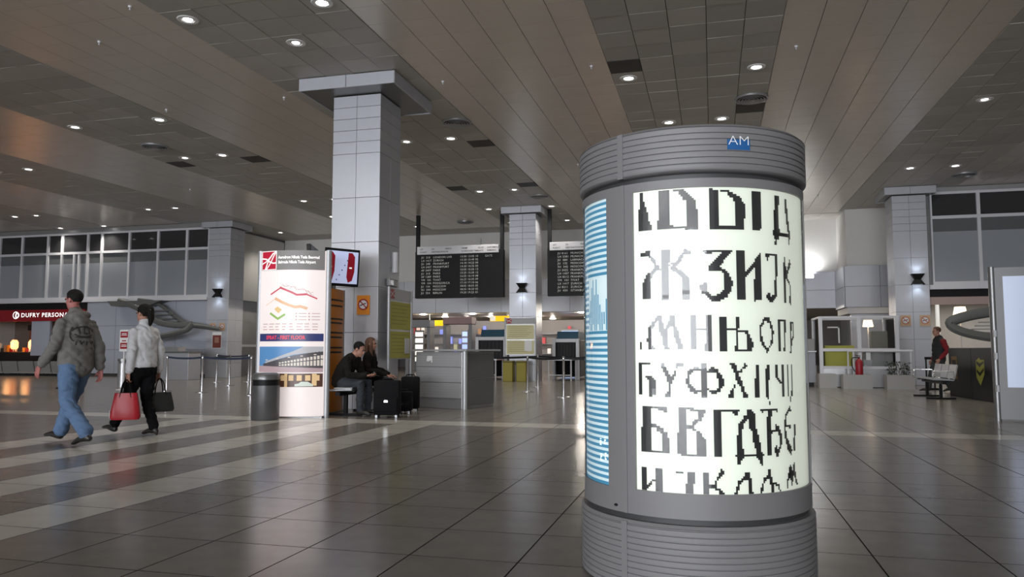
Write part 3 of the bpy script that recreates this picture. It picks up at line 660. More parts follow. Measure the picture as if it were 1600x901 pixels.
for k in range(14):
    u = -.15 + .05 * k; q.quad(u, .84, u + .035, .86 + .006 * k); q.quad(u, .875 + .006 * k, u + .035, .895 + .009 * k)
for k in range(5): q.quad(-.4 + .2 * k, .985 + .022 * k - .06, -.36 + .2 * k, 1.0 + .022 * k - .06)
q.build('picture_windows', lit('pale', s((225, 215, 205)), .7), ph, mp(.008))
Flat().poly([(-.535, .735), (.535, .735), (.535, .80), (-.535, .84)]).build('picture_ground', lit('ground', s((190, 165, 170))), ph, mp(.007))
p2 = Flat().quad(-fw_, .50, fw_, .715).build('photo', lit('dusk', s((90, 60, 50)), .5), t1, mp(.004))
for a, b_, c, d_ in [(-.05, .50, .0, .71), (.38, .52, .45, .71)] + [(-.5 + .13 * k, .60, -.42 + .13 * k, .69) for k in range(8)]: Flat().quad(a, b_, c, d_).build('picture_window', lit('warm', s((235, 200, 150)), .7), p2, mp(.007))
Flat().poly([(.12, .51), (.12, .545), (.18, .555), (.22, .585), (.32, .585), (.37, .555), (.40, .54), (.40, .51)]).build('picture_car', lit('car', s((215, 225, 215)), .7), p2, mp(.009))
# the second totem behind (orange)
t2, mp2 = totem('orange_totem', 'curved orange notice totem standing behind the seated man', (-6.47, 12.22, 0), R(90), .95, 2.16, .10, M['orange'], thick=.06, post=.04)
q = Flat()
for j, z_ in enumerate((1.95, 1.85, 1.62, 1.55, 1.38, 1.3, 1.12, 1.04)):
    q.quad(-.38 + .05 * (j % 3), z_, .36 - .06 * (j % 2), z_ + .03)
q.build('notice_text', M['ink'], t2, mp2(.004))
# third totem at the right edge of view
t3, mp3 = totem('light_totem', 'grey totem with a pale blue lit panel near the metal bench', (4.86, 13.5, 0), R(0), 1.15, 2.38, .05, mat('totem_grey', (.26, .26, .265), .45), thick=.10, pmat='dsteel')
pp = Flat().quad(-.47, .52, .5, 2.24).build('lit_panel', backlit('pale_blue', s((185, 195, 218)), .33), t3, mp3(.006))
for z_ in (1.3, .95, .45): MB().box(-.635, -.60, -.06, .06, z_, z_ + .1).build('hinge', M['alu'], t3)
# monitors
def monitor(name, label, loc, rz, tilt, w, h, on=True):
    t = thing(name, label, 'monitor', loc, rz)
    a = Matrix.Rotation(tilt, 4, 'X')
    def X(p): return tuple(a @ Vector(p))
    b = MB().bbox(-w / 2, w / 2, -.03, .04, -h / 2, h / 2, .008); b.v = [X(v) for v in b.v]; b.build('casing', M['black'], t)
    b = MB().box(-.06, .06, .03, .12, -.1, .1); b.v = [X(v) for v in b.v]; b.build('bracket', M['dsteel'], t)
    if on:
        f = lambda off: (lambda u, v: X((u, -.031 - off, v)))
        sc = Flat(1).quad(-w / 2 + .035, -h / 2 + .05, w / 2 - .035, h / 2 - .045).build('screen', lit('screen', s((195, 205, 240)), .95), t, f(0))
        rr = lit('tail', s((140, 15, 35)), .7)
        for u0 in (-.42, .17):
            u0 *= w; Flat().poly([(u0, -h * .40), (u0 + w * .12, -h * .34), (u0 + w * .18, -h * .1), (u0 + w * .18, h * .3), (u0 + w * .1, h * .40), (u0 - w * .02, h * .40), (u0 - w * .05, -h * .25)]).build('red_shape', rr, sc, f(.001))
            Flat().quad(u0 + w * .02, -h * .02, u0 + w * .1, h * .02).build('logo_mark', wl_, sc, f(.002))
        d = Flat()
        for k in range(5): d.disc(-w * .17 + w * .075 * k, -h * .33 + h * .13 * k, .012, 10)
        d.build('dots', M['ink'], sc, f(.002))
    return t
monitor('display_monitor', 'black flat screen showing red and pale blue shapes above the orange totem', (-6.29, 12.25, 2.54), R(56), R(5), .66, .66)
MB().box(-.04, .04, -.04, .04, 2.17, 2.45).build('monitor_stem', M['dsteel'], t2)
monitor('rear_monitor', 'black flat screen seen edge-on behind the map totem', (-6.75, 12.07, 2.62), R(-70), R(4), .9, .55, False)
MB().box(-.2, .2, .02, .08, 2.1, 2.4).build('monitor_arm', M['dsteel'], t2)

# waste bin
t = thing('waste_bin', 'dark grey round metal waste bin in front of the map totem', 'bin', (-6.86, 10.86, 0))
MB().lathe([(0, .0), (.205, 0), (.215, .02), (.215, .54)], 32).build('body', mat('bin_grey', (.10, .10, .105), .4, metal=.3, noise=.2, nscale=6), t, True)
MB().lathe([(.205, .54), (.205, .63)], 32).build('opening_band', M['black'], t, True); MB().lathe([(.218, .63), (.222, .66), (.20, .715), (.16, .735), (.0, .74)], 32).build('lid', M['dsteel'], t, True)

# ---------------------------------------------------------------- counter with perforated front
FL, FR = Vector((-5.59, 13.95, 0)), Vector((-4.42, 13.56, 0)); ang = math.atan2(FR.y - FL.y, FR.x - FL.x); cw = (FR - FL).length
t = thing('service_counter', 'grey metal counter with perforated front beside the yellow notice board', 'counter', FL, ang)
MB().bbox(.02, cw - .1, .02, 1.05, .0, 1.06, .01).build('body', M['steel'], t)
panel = mat('counter_panel', (.36, .36, .37), .45, metal=.3)
for k in range(3): MB().bbox(.05, cw - .12, .0, .03, .20 + .29 * k, .478 + .29 * k, .004).build('front_panel', panel, t)
MB().bbox(cw - .1, cw - .07, .06, 1.02, .06, .55, .004).bbox(cw - .1, cw - .07, .06, 1.02, .57, 1.03, .004).build('side_panel', M['dsteel'], t)
MB().lathe([(0, 0), (.05, 0), (.05, 1.07), (0, 1.07)], 16).build('corner_post', M['alu'], t, True, (cw - .06, .05, 0))
MB().bbox(-.04, cw + .04, -.05, 1.1, 1.07, 1.105, .008).build('worktop', M['alu'], t)
d = Flat()
for k in range(3):
    for i in range(24):
        for j in range(5): d.disc(.10 + .039 * i, .235 + .29 * k + .05 * j, .010, 6)
tag(d.build('perforation', M['alu'], t, lambda u, v: (u, -.0012, v)), kind='stuff')
Flat().poly([(.30, .88), (.32, .98), (.44, .98), (.44, .86), (.42, .86), (.41, .90), (.36, .88)]).build('torn_sticker', M['white'], t, lambda u, v: (u, -.003, v))
MB().box(.72, .80, .3, .33, 1.105, 1.2).build('card_holder', M['paper'], t)

# notice boards
def notice_board(label, loc, rz, w, z0, z1, pm_, name='notice_board', foot=True):
    t = thing(name, label, 'notice board', loc, rz)
    for sx in (-1, 1): MB().lathe([(0, 0), (.03, 0), (.03, z1 + .02), (0, z1 + .02)], 12).build('post', M['alu'], t, True, (sx * (w / 2 + .02), 0, 0))
    MB().box(-w / 2, w / 2, .0, .04, z0, z1).build('backing', M['steel'], t)
    hd = MB().box(-w / 2 + .01, w / 2 - .01, -.012, 0, z1 - .22, z1 - .01).build('header', mat('board_header', (.3, .3, .31), .4), t)
    Flat().quad(-w / 2 + .03, z1 - .20, -w / 2 + .22, z1 - .02).build('logo', M['red'], hd, lambda u, v: (u, -.014, v))
    Flat().line([(-w / 2 + .04, z1 - .16), (-w / 2 + .13, z1 - .1), (-w / 2 + .21, z1 - .04)], .012).line([(-w / 2 + .03, z1 - .07), (-w / 2 + .12, z1 - .11), (-w / 2 + .22, z1 - .16)], .012).build('logo_mark', M['white'], hd, lambda u, v: (u, -.016, v))
    zm = (z0 + z1 - .25) / 2
    for a, b in ((z0 + .02, zm - .02), (zm + .02, z1 - .25)):
        sh = MB().box(-w / 2 + .03, w / 2 - .03, -.01, 0, a, b).build('notice_sheet', pm_, t); q = Flat()
        for k in range(6):
            zz = b - .07 - k * (b - a - .1) / 6; q.quad(-w / 2 + .1, zz, w / 2 - .12 - .08 * (k % 3), zz + .012)
        q.build('notice_text', mat('faded_ink', s((140, 130, 70)), .7), sh, lambda u, v: (u, -.012, v))
    return t
tb = notice_board('silver framed board with yellow notices on the side of the near column', (-5.85, 13.84, 0), R(90), 1.06, .92, 2.26, M['ypaper'])
MB().box(.2, .42, -.03, -.014, 1.02, 1.32).build('leaflet_holder', M['alu'], tb)
tb = notice_board('silver framed board with pale notices in front of the far column', (-6.56, 26.28, 0), 0, 1.06, .92, 2.22, M['paper'])
MB().box(.16, .42, -.02, -.013, 1.05, 1.42).build('white_sheet', M['white'], tb)
for x, lab in ((-6.9, 'tall yellow bin under the pale notice board, with a paper-slot lid'), (-6.42, 'tall yellow bin under the pale notice board, beside the twin bin')):
    t = thing('yellow_bin', lab.split(',')[0], 'bin', (x, 26.0, 0), 0, 'yellow bins at the far column')
    MB().bbox(-.17, .17, -.17, .17, 0, .66, .015).build('body', M['yellow'], t); MB().bbox(-.18, .18, -.18, .18, .66, .72, .012).build('lid', mat('bin_lid', s((110, 100, 40)), .5), t)
# signs and fittings on the near column
def nosmoke(label, x, y, z, w=.26, h=.36, rz=0, glow=False, group=None):
    pale = group is not None
    t = thing('no_smoking_sign', label, 'sign', (x, y, z), rz, group)
    MB().box(-w / 2, w / 2, -.006, 0, -h / 2, h / 2).build('plate', mat('pale_peach', s((190, 160, 130)), .6) if pale else M['orange'], t); f = lambda u, v: (u, -.008, v)
    Flat().disc(0, .01, w * .38).build('white_disc', M['frame'], t, f)
    Flat().disc(0, .01, w * .40, 24, w * .31).line([(-w * .26, .01 + w * .26), (w * .26, .01 - w * .26)], w * .08).build('red_ring', mat('faded_red', s((180, 110, 85)), .6) if pale else M['red'], t, lambda u, v: (u, -.0095, v))
    Flat().line([(-w * .24, -.01), (w * .2, .03)], w * .07).build('cigarette', M['ink'], t, lambda u, v: (u, -.009, v))
nosmoke('orange no smoking sign with red ring on the near column', -6.3, 13.15, 1.93)
nosmoke('small pale orange no smoking sign on the column by the glass booth', 5.83, 26.29, 2.0, .3, .34, group='signs by the glass booth')
nosmoke('small pale orange no smoking sign on the column by the glass booth', 6.38, 26.29, 2.0, .3, .34, group='signs by the glass booth')
nosmoke('small pale orange no smoking sign above the red poster', -19.18, 26.5, 2.0, .26, .3, group='signs above the red poster')
nosmoke('small pale orange no smoking sign above the red poster', -18.76, 26.5, 2.0, .26, .3, group='signs above the red poster')
t = thing('framed_poster', 'small red and white poster on the column by the mezzanine', 'poster', (-18.97, 26.495, 1.47))
MB().box(-.21, .21, -.012, 0, -.32, .32).build('sheet', M['white'], t); Flat().quad(-.19, -.3, .19, .2).build('picture', mat('poster_red', s((120, 55, 48)), .6), t, lambda u, v: (u, -.014, v))
Flat().quad(-.1, -.1, .1, .12).build('picture_face', mat('poster_skin', s((165, 120, 100)), .6), t, lambda u, v: (u, -.016, v))
t = thing('tube_lamp', 'short white cylindrical wall lamp on the side of the near column', 'lamp', (-5.93, 13.75, 2.78))
MB().lathe([(0, -.2), (.055, -.2), (.06, -.18), (.06, .18), (.055, .2), (0, .2)], 18).build('tube', M['frame'], t, True); MB().box(-.09, -.03, -.05, .05, -.1, .1).build('bracket', M['dsteel'], t)
t = thing('emergency_light', 'small grey emergency light box on the side of the near column', 'lamp', (-5.995, 13.68, 2.38))
MB().bbox(0, .07, -.2, .2, -.07, .07, .01).build('box', M['dsteel'], t); MB().box(.07, .075, -.16, .0, -.045, .045).build('lens', M['chrome'], t)

# ---------------------------------------------------------------- departure boards
amb = mat('board_char', (.62, .62, .58), .5, emit=.22)
def departure_board(label, x0, w, rows, head, posts):
    t = thing('departure_board', label, 'display board', (x0, 27.0, 0))
    MB().bbox(0, w, 0, .25, 3.02, 4.78, .01).build('panel', M['black'], t)
    for a, top in posts: MB().box(a, a + .13, .05, .18, 3.1, H - .012).build('post', M['black'], t)
    hd = MB().bbox(.1, w - .16, -.07, .06, 4.66, 4.96, .008).build('header', M['frame'], t); f = lambda u, v: (u, -.072, v)
    for (u, v, tx) in head: text('lettering', tx, .082, M['ink'], hd, f, u, v, bold=.001)
    f2 = lambda u, v: (u, -.004, v)
    for k, r in enumerate(rows):
        for u, tx in r: text('lettering', tx, .105, amb, t, f2, u, 4.52 - .122 * k, bold=-.0005, spacing=1.12)
dest = ['LONDON LHR', 'ZURICH', 'FRANKFURT', 'FRANKFURT', 'PARIS', 'PARIS', 'PARIS', 'TIVAT', 'PODGORICA', 'MOSCOW', 'MOSCOW', 'BERLIN']
fl1 = ['JU  210', 'LX 1417', 'JU  340', 'LH 3407', 'AF 3497', 'JU  310', 'AF 1289', 'YM  101', 'YM  104', 'JU  130', 'SU  240', 'JU  354']
tm1 = ['13:00 13:05 10', '13:20 13:40 02', '14:10 14:25 04', '14:30 14:35 03', '15:05 15:05 13', '15:25 15:30 12', '16:05 16:10 08', '16:25 16:35 09', '17:10 17:10 06', '18:05 18:05 05', '18:25 18:30 02', '19:20 19:25 01']
rows1 = [[(.25, a), (.72, b), (1.78, c)] for a, b, c in zip(fl1, dest, tm1)]; rows1[0].append((2.75, 'GATE'))
hd1 = [(.22, 4.83, 'LET'), (.22, 4.72, 'FLIGHT'), (.68, 4.83, 'ZA'), (.68, 4.72, 'DESTINATION'), (1.22, 4.83, 'PREKO'), (1.22, 4.72, 'VIA'), (1.86, 4.83, 'VREME'), (1.86, 4.72, 'SCHEDULED TIME'), (2.5, 4.83, 'IZLAZ'), (2.5, 4.72, 'GATE'), (2.85, 4.83, 'NAPOMENA'), (2.85, 4.72, 'REMARKS')]
departure_board('black departure board full of small white rows, hanging left of the far column lamp', -10.83, 3.45, rows1, hd1, ((.0, 0), (3.31, 0)))
dest2 = ['MUNICH', 'MUNICH', 'LARNACA', 'MOSCOW', 'MOSCOW', 'FRANKFURT', 'FRANKFURT', 'FRANKFURT', 'TIVAT', 'ZURICH', 'ZURICH', 'ISTANBUL']
fl2 = ['JU 8161', 'LH 3381', 'JU  484', 'JU  132', 'SU  242', 'JU 3422', 'LH 1407', 'LH 8212', 'YM  103', 'LX 1417', 'JU 8211', 'JU  430']
rows2 = [[(.38, a), (.85, b), (1.9, c)] for a, b, c in zip(fl2, dest2, tm1)]
departure_board('black departure board full of small white rows, half hidden by the poster drum', -5.73, 3.45, rows2, hd1, ((.0, 0), (3.31, 0)))

# ---------------------------------------------------------------- security area
gm_ = mat('gate_grey', (.17, .17, .18), .45)
def arch(label, x0, x1, y, z1, hm, hdr=.3):
    t = thing('metal_detector', label, 'metal detector', (x0, y, 0)); w = x1 - x0
    for a in (0, w - .14): MB().bbox(a, a + .14, 0, .55, 0, z1, .02).build('side_panel', gm_, t)
    MB().bbox(.0, w, -.02, .57, z1, z1 + hdr, .02).build('crossbar', hm, t)
    return t
arch('grey walk-through metal detector arch behind the perforated counter', -12.1, -11.05, 29.2, 2.0, gm_)
arch('grey walk-through metal detector arch with a pink-edged crossbar', -10.35, -9.15, 28.8, 2.1, mat('arch_pink', s((140, 112, 112)), .5), .28)
ysg = mat('yellow_sign', s((245, 200, 20)), .5, emit=.75, ecol=s((250, 205, 10)))
def hang_sign(label, x0, x1, y, z0, z1, num=''):
    t = thing('hanging_sign', label, 'sign', (x0, y, 0)); w = x1 - x0
    MB().bbox(0, w, 0, .16, z0, z1, .01).build('box', ysg, t)
    for a in (.1, w - .1): MB().tube([(a, .08, z1), (a, .08, 2.74)], .012, 6).build('rod', M['alu'], t)
    MB().box(.01, .26, -.008, 0, z0 + .02, z1 - .02).build('pictogram', mat('sign_white', (.85, .82, .7), .5, emit=.6), t)
hang_sign('yellow lit hanging sign over the metal detectors', -12.85, -11.75, 33.6, 2.2, 2.46)
hang_sign('yellow lit hanging sign above the x-ray machine beside the far column', -9.75, -8.35, 33.4, 2.38, 2.62)
teal = mat('teal_hood', s((35, 78, 100)), .5)
def xray(label, x0, x1, y, h):
    t = thing('xray_machine', label, 'x-ray machine', (x0, y, 0)); w = x1 - x0
    b = MB()
    for a in (0, w - .12): b.bbox(a, a + .12, 0, .14, 0, h, .01)
    b.bbox(.12, w - .12, 0, .14, h - .13, h, .01); b.build('portal_frame', M['frame'], t)
    MB().box(.12, w - .12, .1, 2.2, .12, h - .13).build('housing', M['black2'], t)
    MB().bbox(-.02, w + .02, .14, 2.2, .1, h - .03, .03).build('tunnel', mat('xray_grey', (.06, .062, .066), .5), t)
    MB().prism([(.35, h - .03), (2.0, h - .03), (1.7, h + .28), (.5, h + .28)], .1, w - .1, ax='x').build('hood', teal, t)
    MB().box(.05, w - .05, -1.15, 0, .72, .80).build('roller_table', M['dsteel'], t)
    for a in (.1, w - .1):
        for c in (-1.1, -.15): MB().tube([(a, c, 0), (a, c, .72)], .028, 8).build('table_leg', M['frame'], t)
    MB().tube([(.1, -1.1, .2), (w - .1, -1.1, .2)], .018, 8).build('table_brace', M['frame'], t)
    for k in range(6): MB().box(.16 + (w - .32) * k / 6, .16 + (w - .32) * (k + .92) / 6, .085, .098, .8, h - .14).build('curtain_strip', M['black'], t)
xray('x-ray baggage machine with dark curtain and teal hood, left of the pale notice board', -8.66, -7.45, 27.7, 1.58)
xray('x-ray baggage machine with dark curtain and teal hood, right of the pale notice board', -5.75, -4.75, 27.9, 1.50)
# belt post behind
t = thing('camera_post', 'thin white post with a small camera behind the x-ray machine', 'camera', (-4.75, 30.6, 0))
MB().tube([(0, 0, 0), (0, 0, 2.35), (.08, 0, 2.4), (.2, 0, 2.38)], .035, 10).build('pole', M['frame'], t, True); MB().bbox(.16, .4, -.06, .06, 2.2, 2.32, .02).build('camera_head', M['alu'], t)
t = thing('office_chair', 'dark swivel chair beside the right x-ray machine', 'chair', (-3.72, 28.6, 0), R(70))
MB().bbox(-.24, .24, -.22, .24, .44, .52, .03).build('seat', M['black2'], t); MB().bbox(-.2, .2, .2, .27, .6, 1.05, .03).build('backrest', M['black2'], t)
MB().lathe([(0, .1), (.03, .1), (.03, .44), (0, .44)], 10).build('column', M['dsteel'], t); b = MB()
for k in range(5): b.tube([(0, 0, .1), (.28 * math.cos(k * 1.257), .28 * math.sin(k * 1.257), .05)], .022, 6)
b.tube([(0, .2, .45), (0, .3, .55), (0, .26, .65)], .02, 6).build('base', M['black'], t)
for k in range(5): MB().sphere((.28 * math.cos(k * 1.257), .28 * math.sin(k * 1.257), .03), .03, 8).build('caster', M['black'], t)
# lit shop fronts at the end of the passage
t = thing('duty_free_shelf', 'lit shop shelving with coloured goods at the end of the passage', 'shelf', (-15.5, 38.0, 0))
MB().box(0, 16, .3, .5, 0, 2.6).build('back_panel', mat('shop_dark', (.30, .28, .28), .6), t)
for z_ in (.9, 1.4, 1.9): MB().box(0, 16, 0, .3, z_ - .03, z_).build('shelf_board', M['dsteel'], t)
random.seed(5); cols = [(.9, .85, .75), (.25, .3, .8), (.7, .1, .12), (.8, .75, .7), (.1, .1, .12), (.55, .3, .15), (.9, .6, .5)]
for k in range(60):
    x = .15 + k * .262; z_ = random.choice((.9, 1.4, 1.9)); c = random.randrange(7); hh = random.uniform(.25, .42)
    o = MB().bbox(-.08, .08, -.06, .06, 0, hh, .012).build('boxed_goods', mat('goods_%d' % c, cols[c], .5, emit=.55 if c in (0, 1, 3, 6) else .05, ecol=cols[c]), None, False, (-15.5 + x, 38.14, z_))
    tag(o, 'small %s box of goods on the %s lit passage shelf' % (('cream', 'blue', 'red', 'pale grey', 'black', 'brown', 'pink')[c], {.9: 'lowest', 1.4: 'middle', 1.9: 'top'}[z_]), 'box', 'goods on the passage shelves')
for x, y, w, c, lb in ((-14.95, 37.3, .5, (1, .95, .85), 'narrow glowing white display panel deep in the passage'), (-12.3, 37.0, .35, (.3, .4, 1), 'narrow glowing blue display panel deep in the passage'), (-7.2, 37.0, .9, (.35, .55, .95), 'lit blue and white advertising panel behind the right x-ray machine'), (-5.9, 37.2, 1.3, (.8, .12, .14), 'red lit shop sign panel behind the right x-ray machine')):
    t = thing('advertising_panel', lb, 'sign', (x, y, 0)); MB().bbox(0, w, 0, .1, 0, 2.1, .01).build('casing', M['dsteel'], t)
    q = Flat(5)
    for k in range(5): q.quad(.04, .5 + k * .32, w - .04, .72 + k * .32)
    q.build('lit_face', mat('lit_%d' % int(x * 100), c, .5, emit=1.0, ecol=c), t, lambda u, v: (u, -.003, v))

# ---------------------------------------------------------------- stanchions and belts
pole = MB().lathe([(0, .02), (.028, .02), (.028, .86), (.032, .87), (.032, .93), (.02, .945), (0, .945)], 14).mesh('pole', M['chrome'], True)
sbase = MB().lathe([(0, .03), (.05, .03), (.15, .018), (.17, .006), (.17, 0), (0, 0)], 24).mesh('base', M['chrome'], True)
def stanchion(x, y, label, group):
    t = thing('stanchion', label, 'stanchion', (x, y, 0), 0, group); link('pole', pole, t); link('base', sbase, t); return (x, y)
def belt(a, b, m, label, group):
    v = Vector((b[0] - a[0], b[1] - a[1], 0)); l = v.length; n = 8; q = MB()
    u = v.normalized(); a2 = Vector((*a, 0)) + u * .034; l -= .068; w = Vector((-u.y, u.x, 0)) * .0015
    for i in range(n):
        for k in (0,):
            p0 = a2 + u * l * i / n; p1 = a2 + u * l * (i + 1) / n; s0 = -.03 * (1 - (2 * i / n - 1) ** 2); s1 = -.03 * (1 - (2 * (i + 1) / n - 1) ** 2)
            vs = [p0 - w + Vector((0, 0, .875 + s0)), p1 - w + Vector((0, 0, .875 + s1)), p1 - w + Vector((0, 0, .925 + s1)), p0 - w + Vector((0, 0, .925 + s0)), p0 + w + Vector((0, 0, .875 + s0)), p1 + w + Vector((0, 0, .875 + s1)), p1 + w + Vector((0, 0, .925 + s1)), p0 + w + Vector((0, 0, .925 + s0))]
            q.add(vs, [(0, 1, 2, 3), (7, 6, 5, 4), (0, 4, 5, 1), (3, 2, 6, 7)])
    tag(q.build('barrier_belt', m, None), label, 'belt', group)
bb = mat('belt_black', (.012, .013, .016), .7); bl = mat('belt_navy', (.02, .03, .06), .7)
S = [stanchion(x, y, 'chrome belt stanchion in front of the x-ray machines', 'stanchions at security') for x, y in ((-7.4, 21.4), (-4.72, 19.7), (-3.36, 17.6), (-4.98, 22.1), (-2.3, 20.4), (-.9, 18.6))]
for a, b in ((0, 1), (1, 2), (0, 3), (3, 4), (4, 5), (2, 5)): belt(S[a], S[b], bb, 'black barrier belt stretched between the security stanchions', 'belts at security')
S = [stanchion(x, y, 'chrome belt stanchion in front of the blue panel wall', 'stanchions by the blue wall') for x, y in ((-12.79, 17.3), (-14.48, 20.9), (-14.1, 17.6), (-10.9, 16.6), (-16.3, 22.8), (-15.4, 23.3))]
for a, b in ((2, 0), (0, 3), (1, 0), (4, 1), (5, 4)): belt(S[a], S[b], bl, 'navy barrier belt stretched between the stanchions by the blue wall', 'belts by the blue wall')
# small post sign
t = thing('post_sign', 'white post sign with two red blocks behind the walking man', 'sign', (-15.75, 17.9, 0))
MB().lathe([(0, .0), (.17, 0), (.17, .012), (.03, .025), (.022, .03), (.022, 1.1), (0, 1.1)], 18).build('stand', M['frame'], t, True)
bd = MB().bbox(-.15, .15, -.02, .02, 1.05, 1.65, .006).build('board', M['white'], t)
for z_ in (1.12, 1.43): q = Flat().quad(-.12, z_, .12, z_ + .17).build('red_block', M['red'], bd, lambda u, v: (u, -.023, v)); Flat().quad(-.09, z_ + .06, .09, z_ + .08).quad(-.08, z_ + .1, .08, z_ + .12).build('small_print', M['white'], bd, lambda u, v: (u, -.025, v))
Flat().quad(-.07, 1.33, .07, 1.36).build('small_print', M['red'], bd, lambda u, v: (u, -.023, v))
t = thing('steel_ash_bin', 'slim steel bin standing beside the red and white post sign', 'bin', (-16.9, 19.2, 0))
MB().lathe([(0, 0), (.15, 0), (.15, .70), (0, .70)], 20).build('body', M['steel'], t, True); MB().lathe([(.13, .70), (.13, .76), (.165, .76), (.165, .83), (0, .83)], 20).build('lid', M['dsteel'], t, True)
t = thing('low_counter', 'low grey counter against the blue panel wall by the stanchions', 'counter', (-20.6, 24.2, 0))
MB().bbox(0, 2.1, 0, .7, 0, .98, .01).build('body', M['clad'], t); MB().bbox(-.05, 2.15, -.06, .75, .98, 1.03, .01).build('worktop', M['dsteel'], t); MB().box(.2, 1.5, .2, .6, 1.03, 1.2).build('monitor_hood', M['steel'], t)

# ---------------------------------------------------------------- curved stair wings under the mezzanines
def arc(pts, n=24):                                 # Catmull-Rom through points
    P = [Vector(p) for p in pts]; P = [2 * P[0] - P[1]] + P + [2 * P[-1] - P[-2]]; out = []
    for i in range(1, len(P) - 2):
        for k in range(n // (len(P) - 3)):
            t_ = k / (n // (len(P) - 3)); a, b, c, d = P[i - 1:i + 3]
            out.append(.5 * ((2 * b) + (c - a) * t_ + (2 * a - 5 * b + 4 * c - d) * t_ ** 2 + (3 * b - a - 3 * c + d) * t_ ** 3))
    return out + [P[-2]]
sg = mat('stair_grey', (.13, .135, .13), .5, metal=.3)
t = thing('curved_stair', 'dark grey curved steel stair wing sweeping down from the mezzanine edge', 'stair', (0, 0, 0))
MB().tube(arc([(-23.4, 26.2, 3.1), (-22.3, 26.0, 2.75), (-21.2, 25.8, 2.2), (-20.2, 25.75, 2.05), (-19.6, 25.8, 2.08)], 24), .09, 8, flat=1.3).build('stringer', sg, t, True)
MB().tube(arc([(-19.6, 25.8, 2.08), (-19.75, 25.6, 1.85), (-20.5, 25.5, 1.66), (-21.6, 25.5, 1.52), (-22.2, 25.55, 1.5)], 24), .10, 8, flat=1.2).build('handrail', sg, t, True)
MB().tube(arc([(-22.6, 26.35, 3.12), (-21.6, 26.25, 2.95), (-20.6, 26.15, 2.35), (-20.0, 26.1, 2.08), (-18.7, 26.2, 1.9)], 24), .06, 8, flat=1.3).build('stringer', sg, t, True)
MB().tube(arc([(-19.7, 25.8, 2.08), (-19.2, 25.95, 2.02), (-18.6, 26.15, 1.9)], 12), [.11 - .006 * k for k in range(13)], 8).build('end_fin', sg, t, True)
for k, z_ in enumerate((2.62, 2.46, 2.30, 2.16)): MB().box(-22.0 + .25 * k, -20.95 + .2 * k, 25.85, 26.2, z_, z_ + .05).build('tread', M['dsteel'], t)
MB().prism([(-23.8, 3.06), (-21.2, 3.06), (-21.9, 2.84), (-23.6, 2.86)], 26.0, 26.45, ax='y').build('landing', sg, t)
t = thing('curved_stair', 'grey curved stair wing loop in front of the lamp-lit cafe wall', 'stair', (0, 0, 0))
loop = arc([(9.2, 25.3, 2.38), (8.0, 25.15, 2.22), (7.15, 25.1, 2.06), (6.75, 25.1, 1.86), (7.1, 25.0, 1.6), (8.0, 24.95, 1.42), (9.4, 24.9, 1.32)], 36)
MB().tube(loop, .10, 8, flat=1.5).build('stringer', sg, t, True)
MB().tube(arc([(7.6, 25.1, 2.2), (8.4, 25.2, 2.42), (9.4, 25.4, 2.75)], 12), .07, 8).build('handrail', sg, t, True)
for k in range(4): MB().box(7.25 + .1 * k, 9.4, 25.0, 25.3, 1.58 + .1 * k, 1.61 + .1 * k).build('tread', mat('tread_grey', (.3, .3, .3), .4), t)
MB().box(9.2, 9.36, 25.0, 25.5, 0, 2.7).build('newel_post', sg, t)

# ---------------------------------------------------------------- shop at the left
shop = thing('gift_shop', 'red fascia shop front with white lettering under the mezzanine', 'shop', (0, 0, 0))
fa = MB().bbox(-33, -25.35, 26.35, 26.55, 2.30, 2.78, .01).build('fascia', mat('fascia_red', s((120, 10, 22)), .4, emit=.12), shop)
wt = mat('sign_letters', (.9, .9, .9), .5, emit=.9); fs = lambda u, v: (u, 26.345, v)
lx = aty(33, 493, 26.35).x
text('lettering', 'DUFRY PERSONAL', .25, wt, fa, fs, lx, 2.475, bold=.004, spacing=1.15, sx=1.12)
Flat().disc(lx - .28, 2.56, .16, 24, .12).disc(lx - .2, 2.56, .11, 20, .075).line([(lx - .28, 2.47), (lx - .24, 2.65)], .05).build('round_logo', wt, fa, fs)
MB().box(-36, -25.4, 30.5, 30.6, 0, 3.0).box(-33.6, -33.5, 26.7, 30.5, 0, 3.0).build('back_wall', mat('shop_wall', s((120, 105, 95)), .7), shop); MB().box(-33, -25.4, 26.7, 30.5, 2.85, 2.95).build('soffit', M['plaster'], shop)
MB().box(-27.95, -27.0, 26.4, 26.5, .85, 2.3).build('door_panel', mat('blue_panel', (.4, .43, .5)), shop)
for z_ in (1.5, 1.95): MB().box(-29.6, -28.0, 28.2, 28.5, z_, z_ + .05).build('red_shelf', M['red'], shop)
for z_ in (1.56, 1.2): MB().box(-29.6, -28.0, 28.15, 28.19, z_, z_ + .04).build('strip_light', mat('strip_glow', (1, .9, .85), .5, emit=2.5), shop)
MB().bbox(-33, -26.0, 26.9, 27.5, 0, 1.0, .02).build('shop_counter', M['black'], shop)
random.seed(9); gds = [M['red'], M['white'], M['ink'], mat('tan_goods', s((150, 110, 80)), .6), M['orange']]
for k in range(26):
    x = -31.5 + k * .17; hh = random.uniform(.15, .4); z_ = random.choice((1.0, 1.0, 1.55, 2.0)) if x > -29.6 else 1.0
    y = 27.2 if z_ == 1.0 else 28.35
    if z_ > 1: x = max(-29.45, min(x, -28.1))
    tag(MB().bbox(-.06, .06, -.06, .06, 0, hh, .01).build('shop_item', gds[k % 5], None, False, (x, y, z_)), 'small coloured packet displayed in the red fascia shop', 'packet', 'goods in the red fascia shop')
og = mat('lamp_orange', (1, .35, .1), .5, emit=3.2, ecol=(1, .38, .12)); ogc = mat('lamp_core', (1, .8, .6), .5, emit=5, ecol=(1, .7, .4))
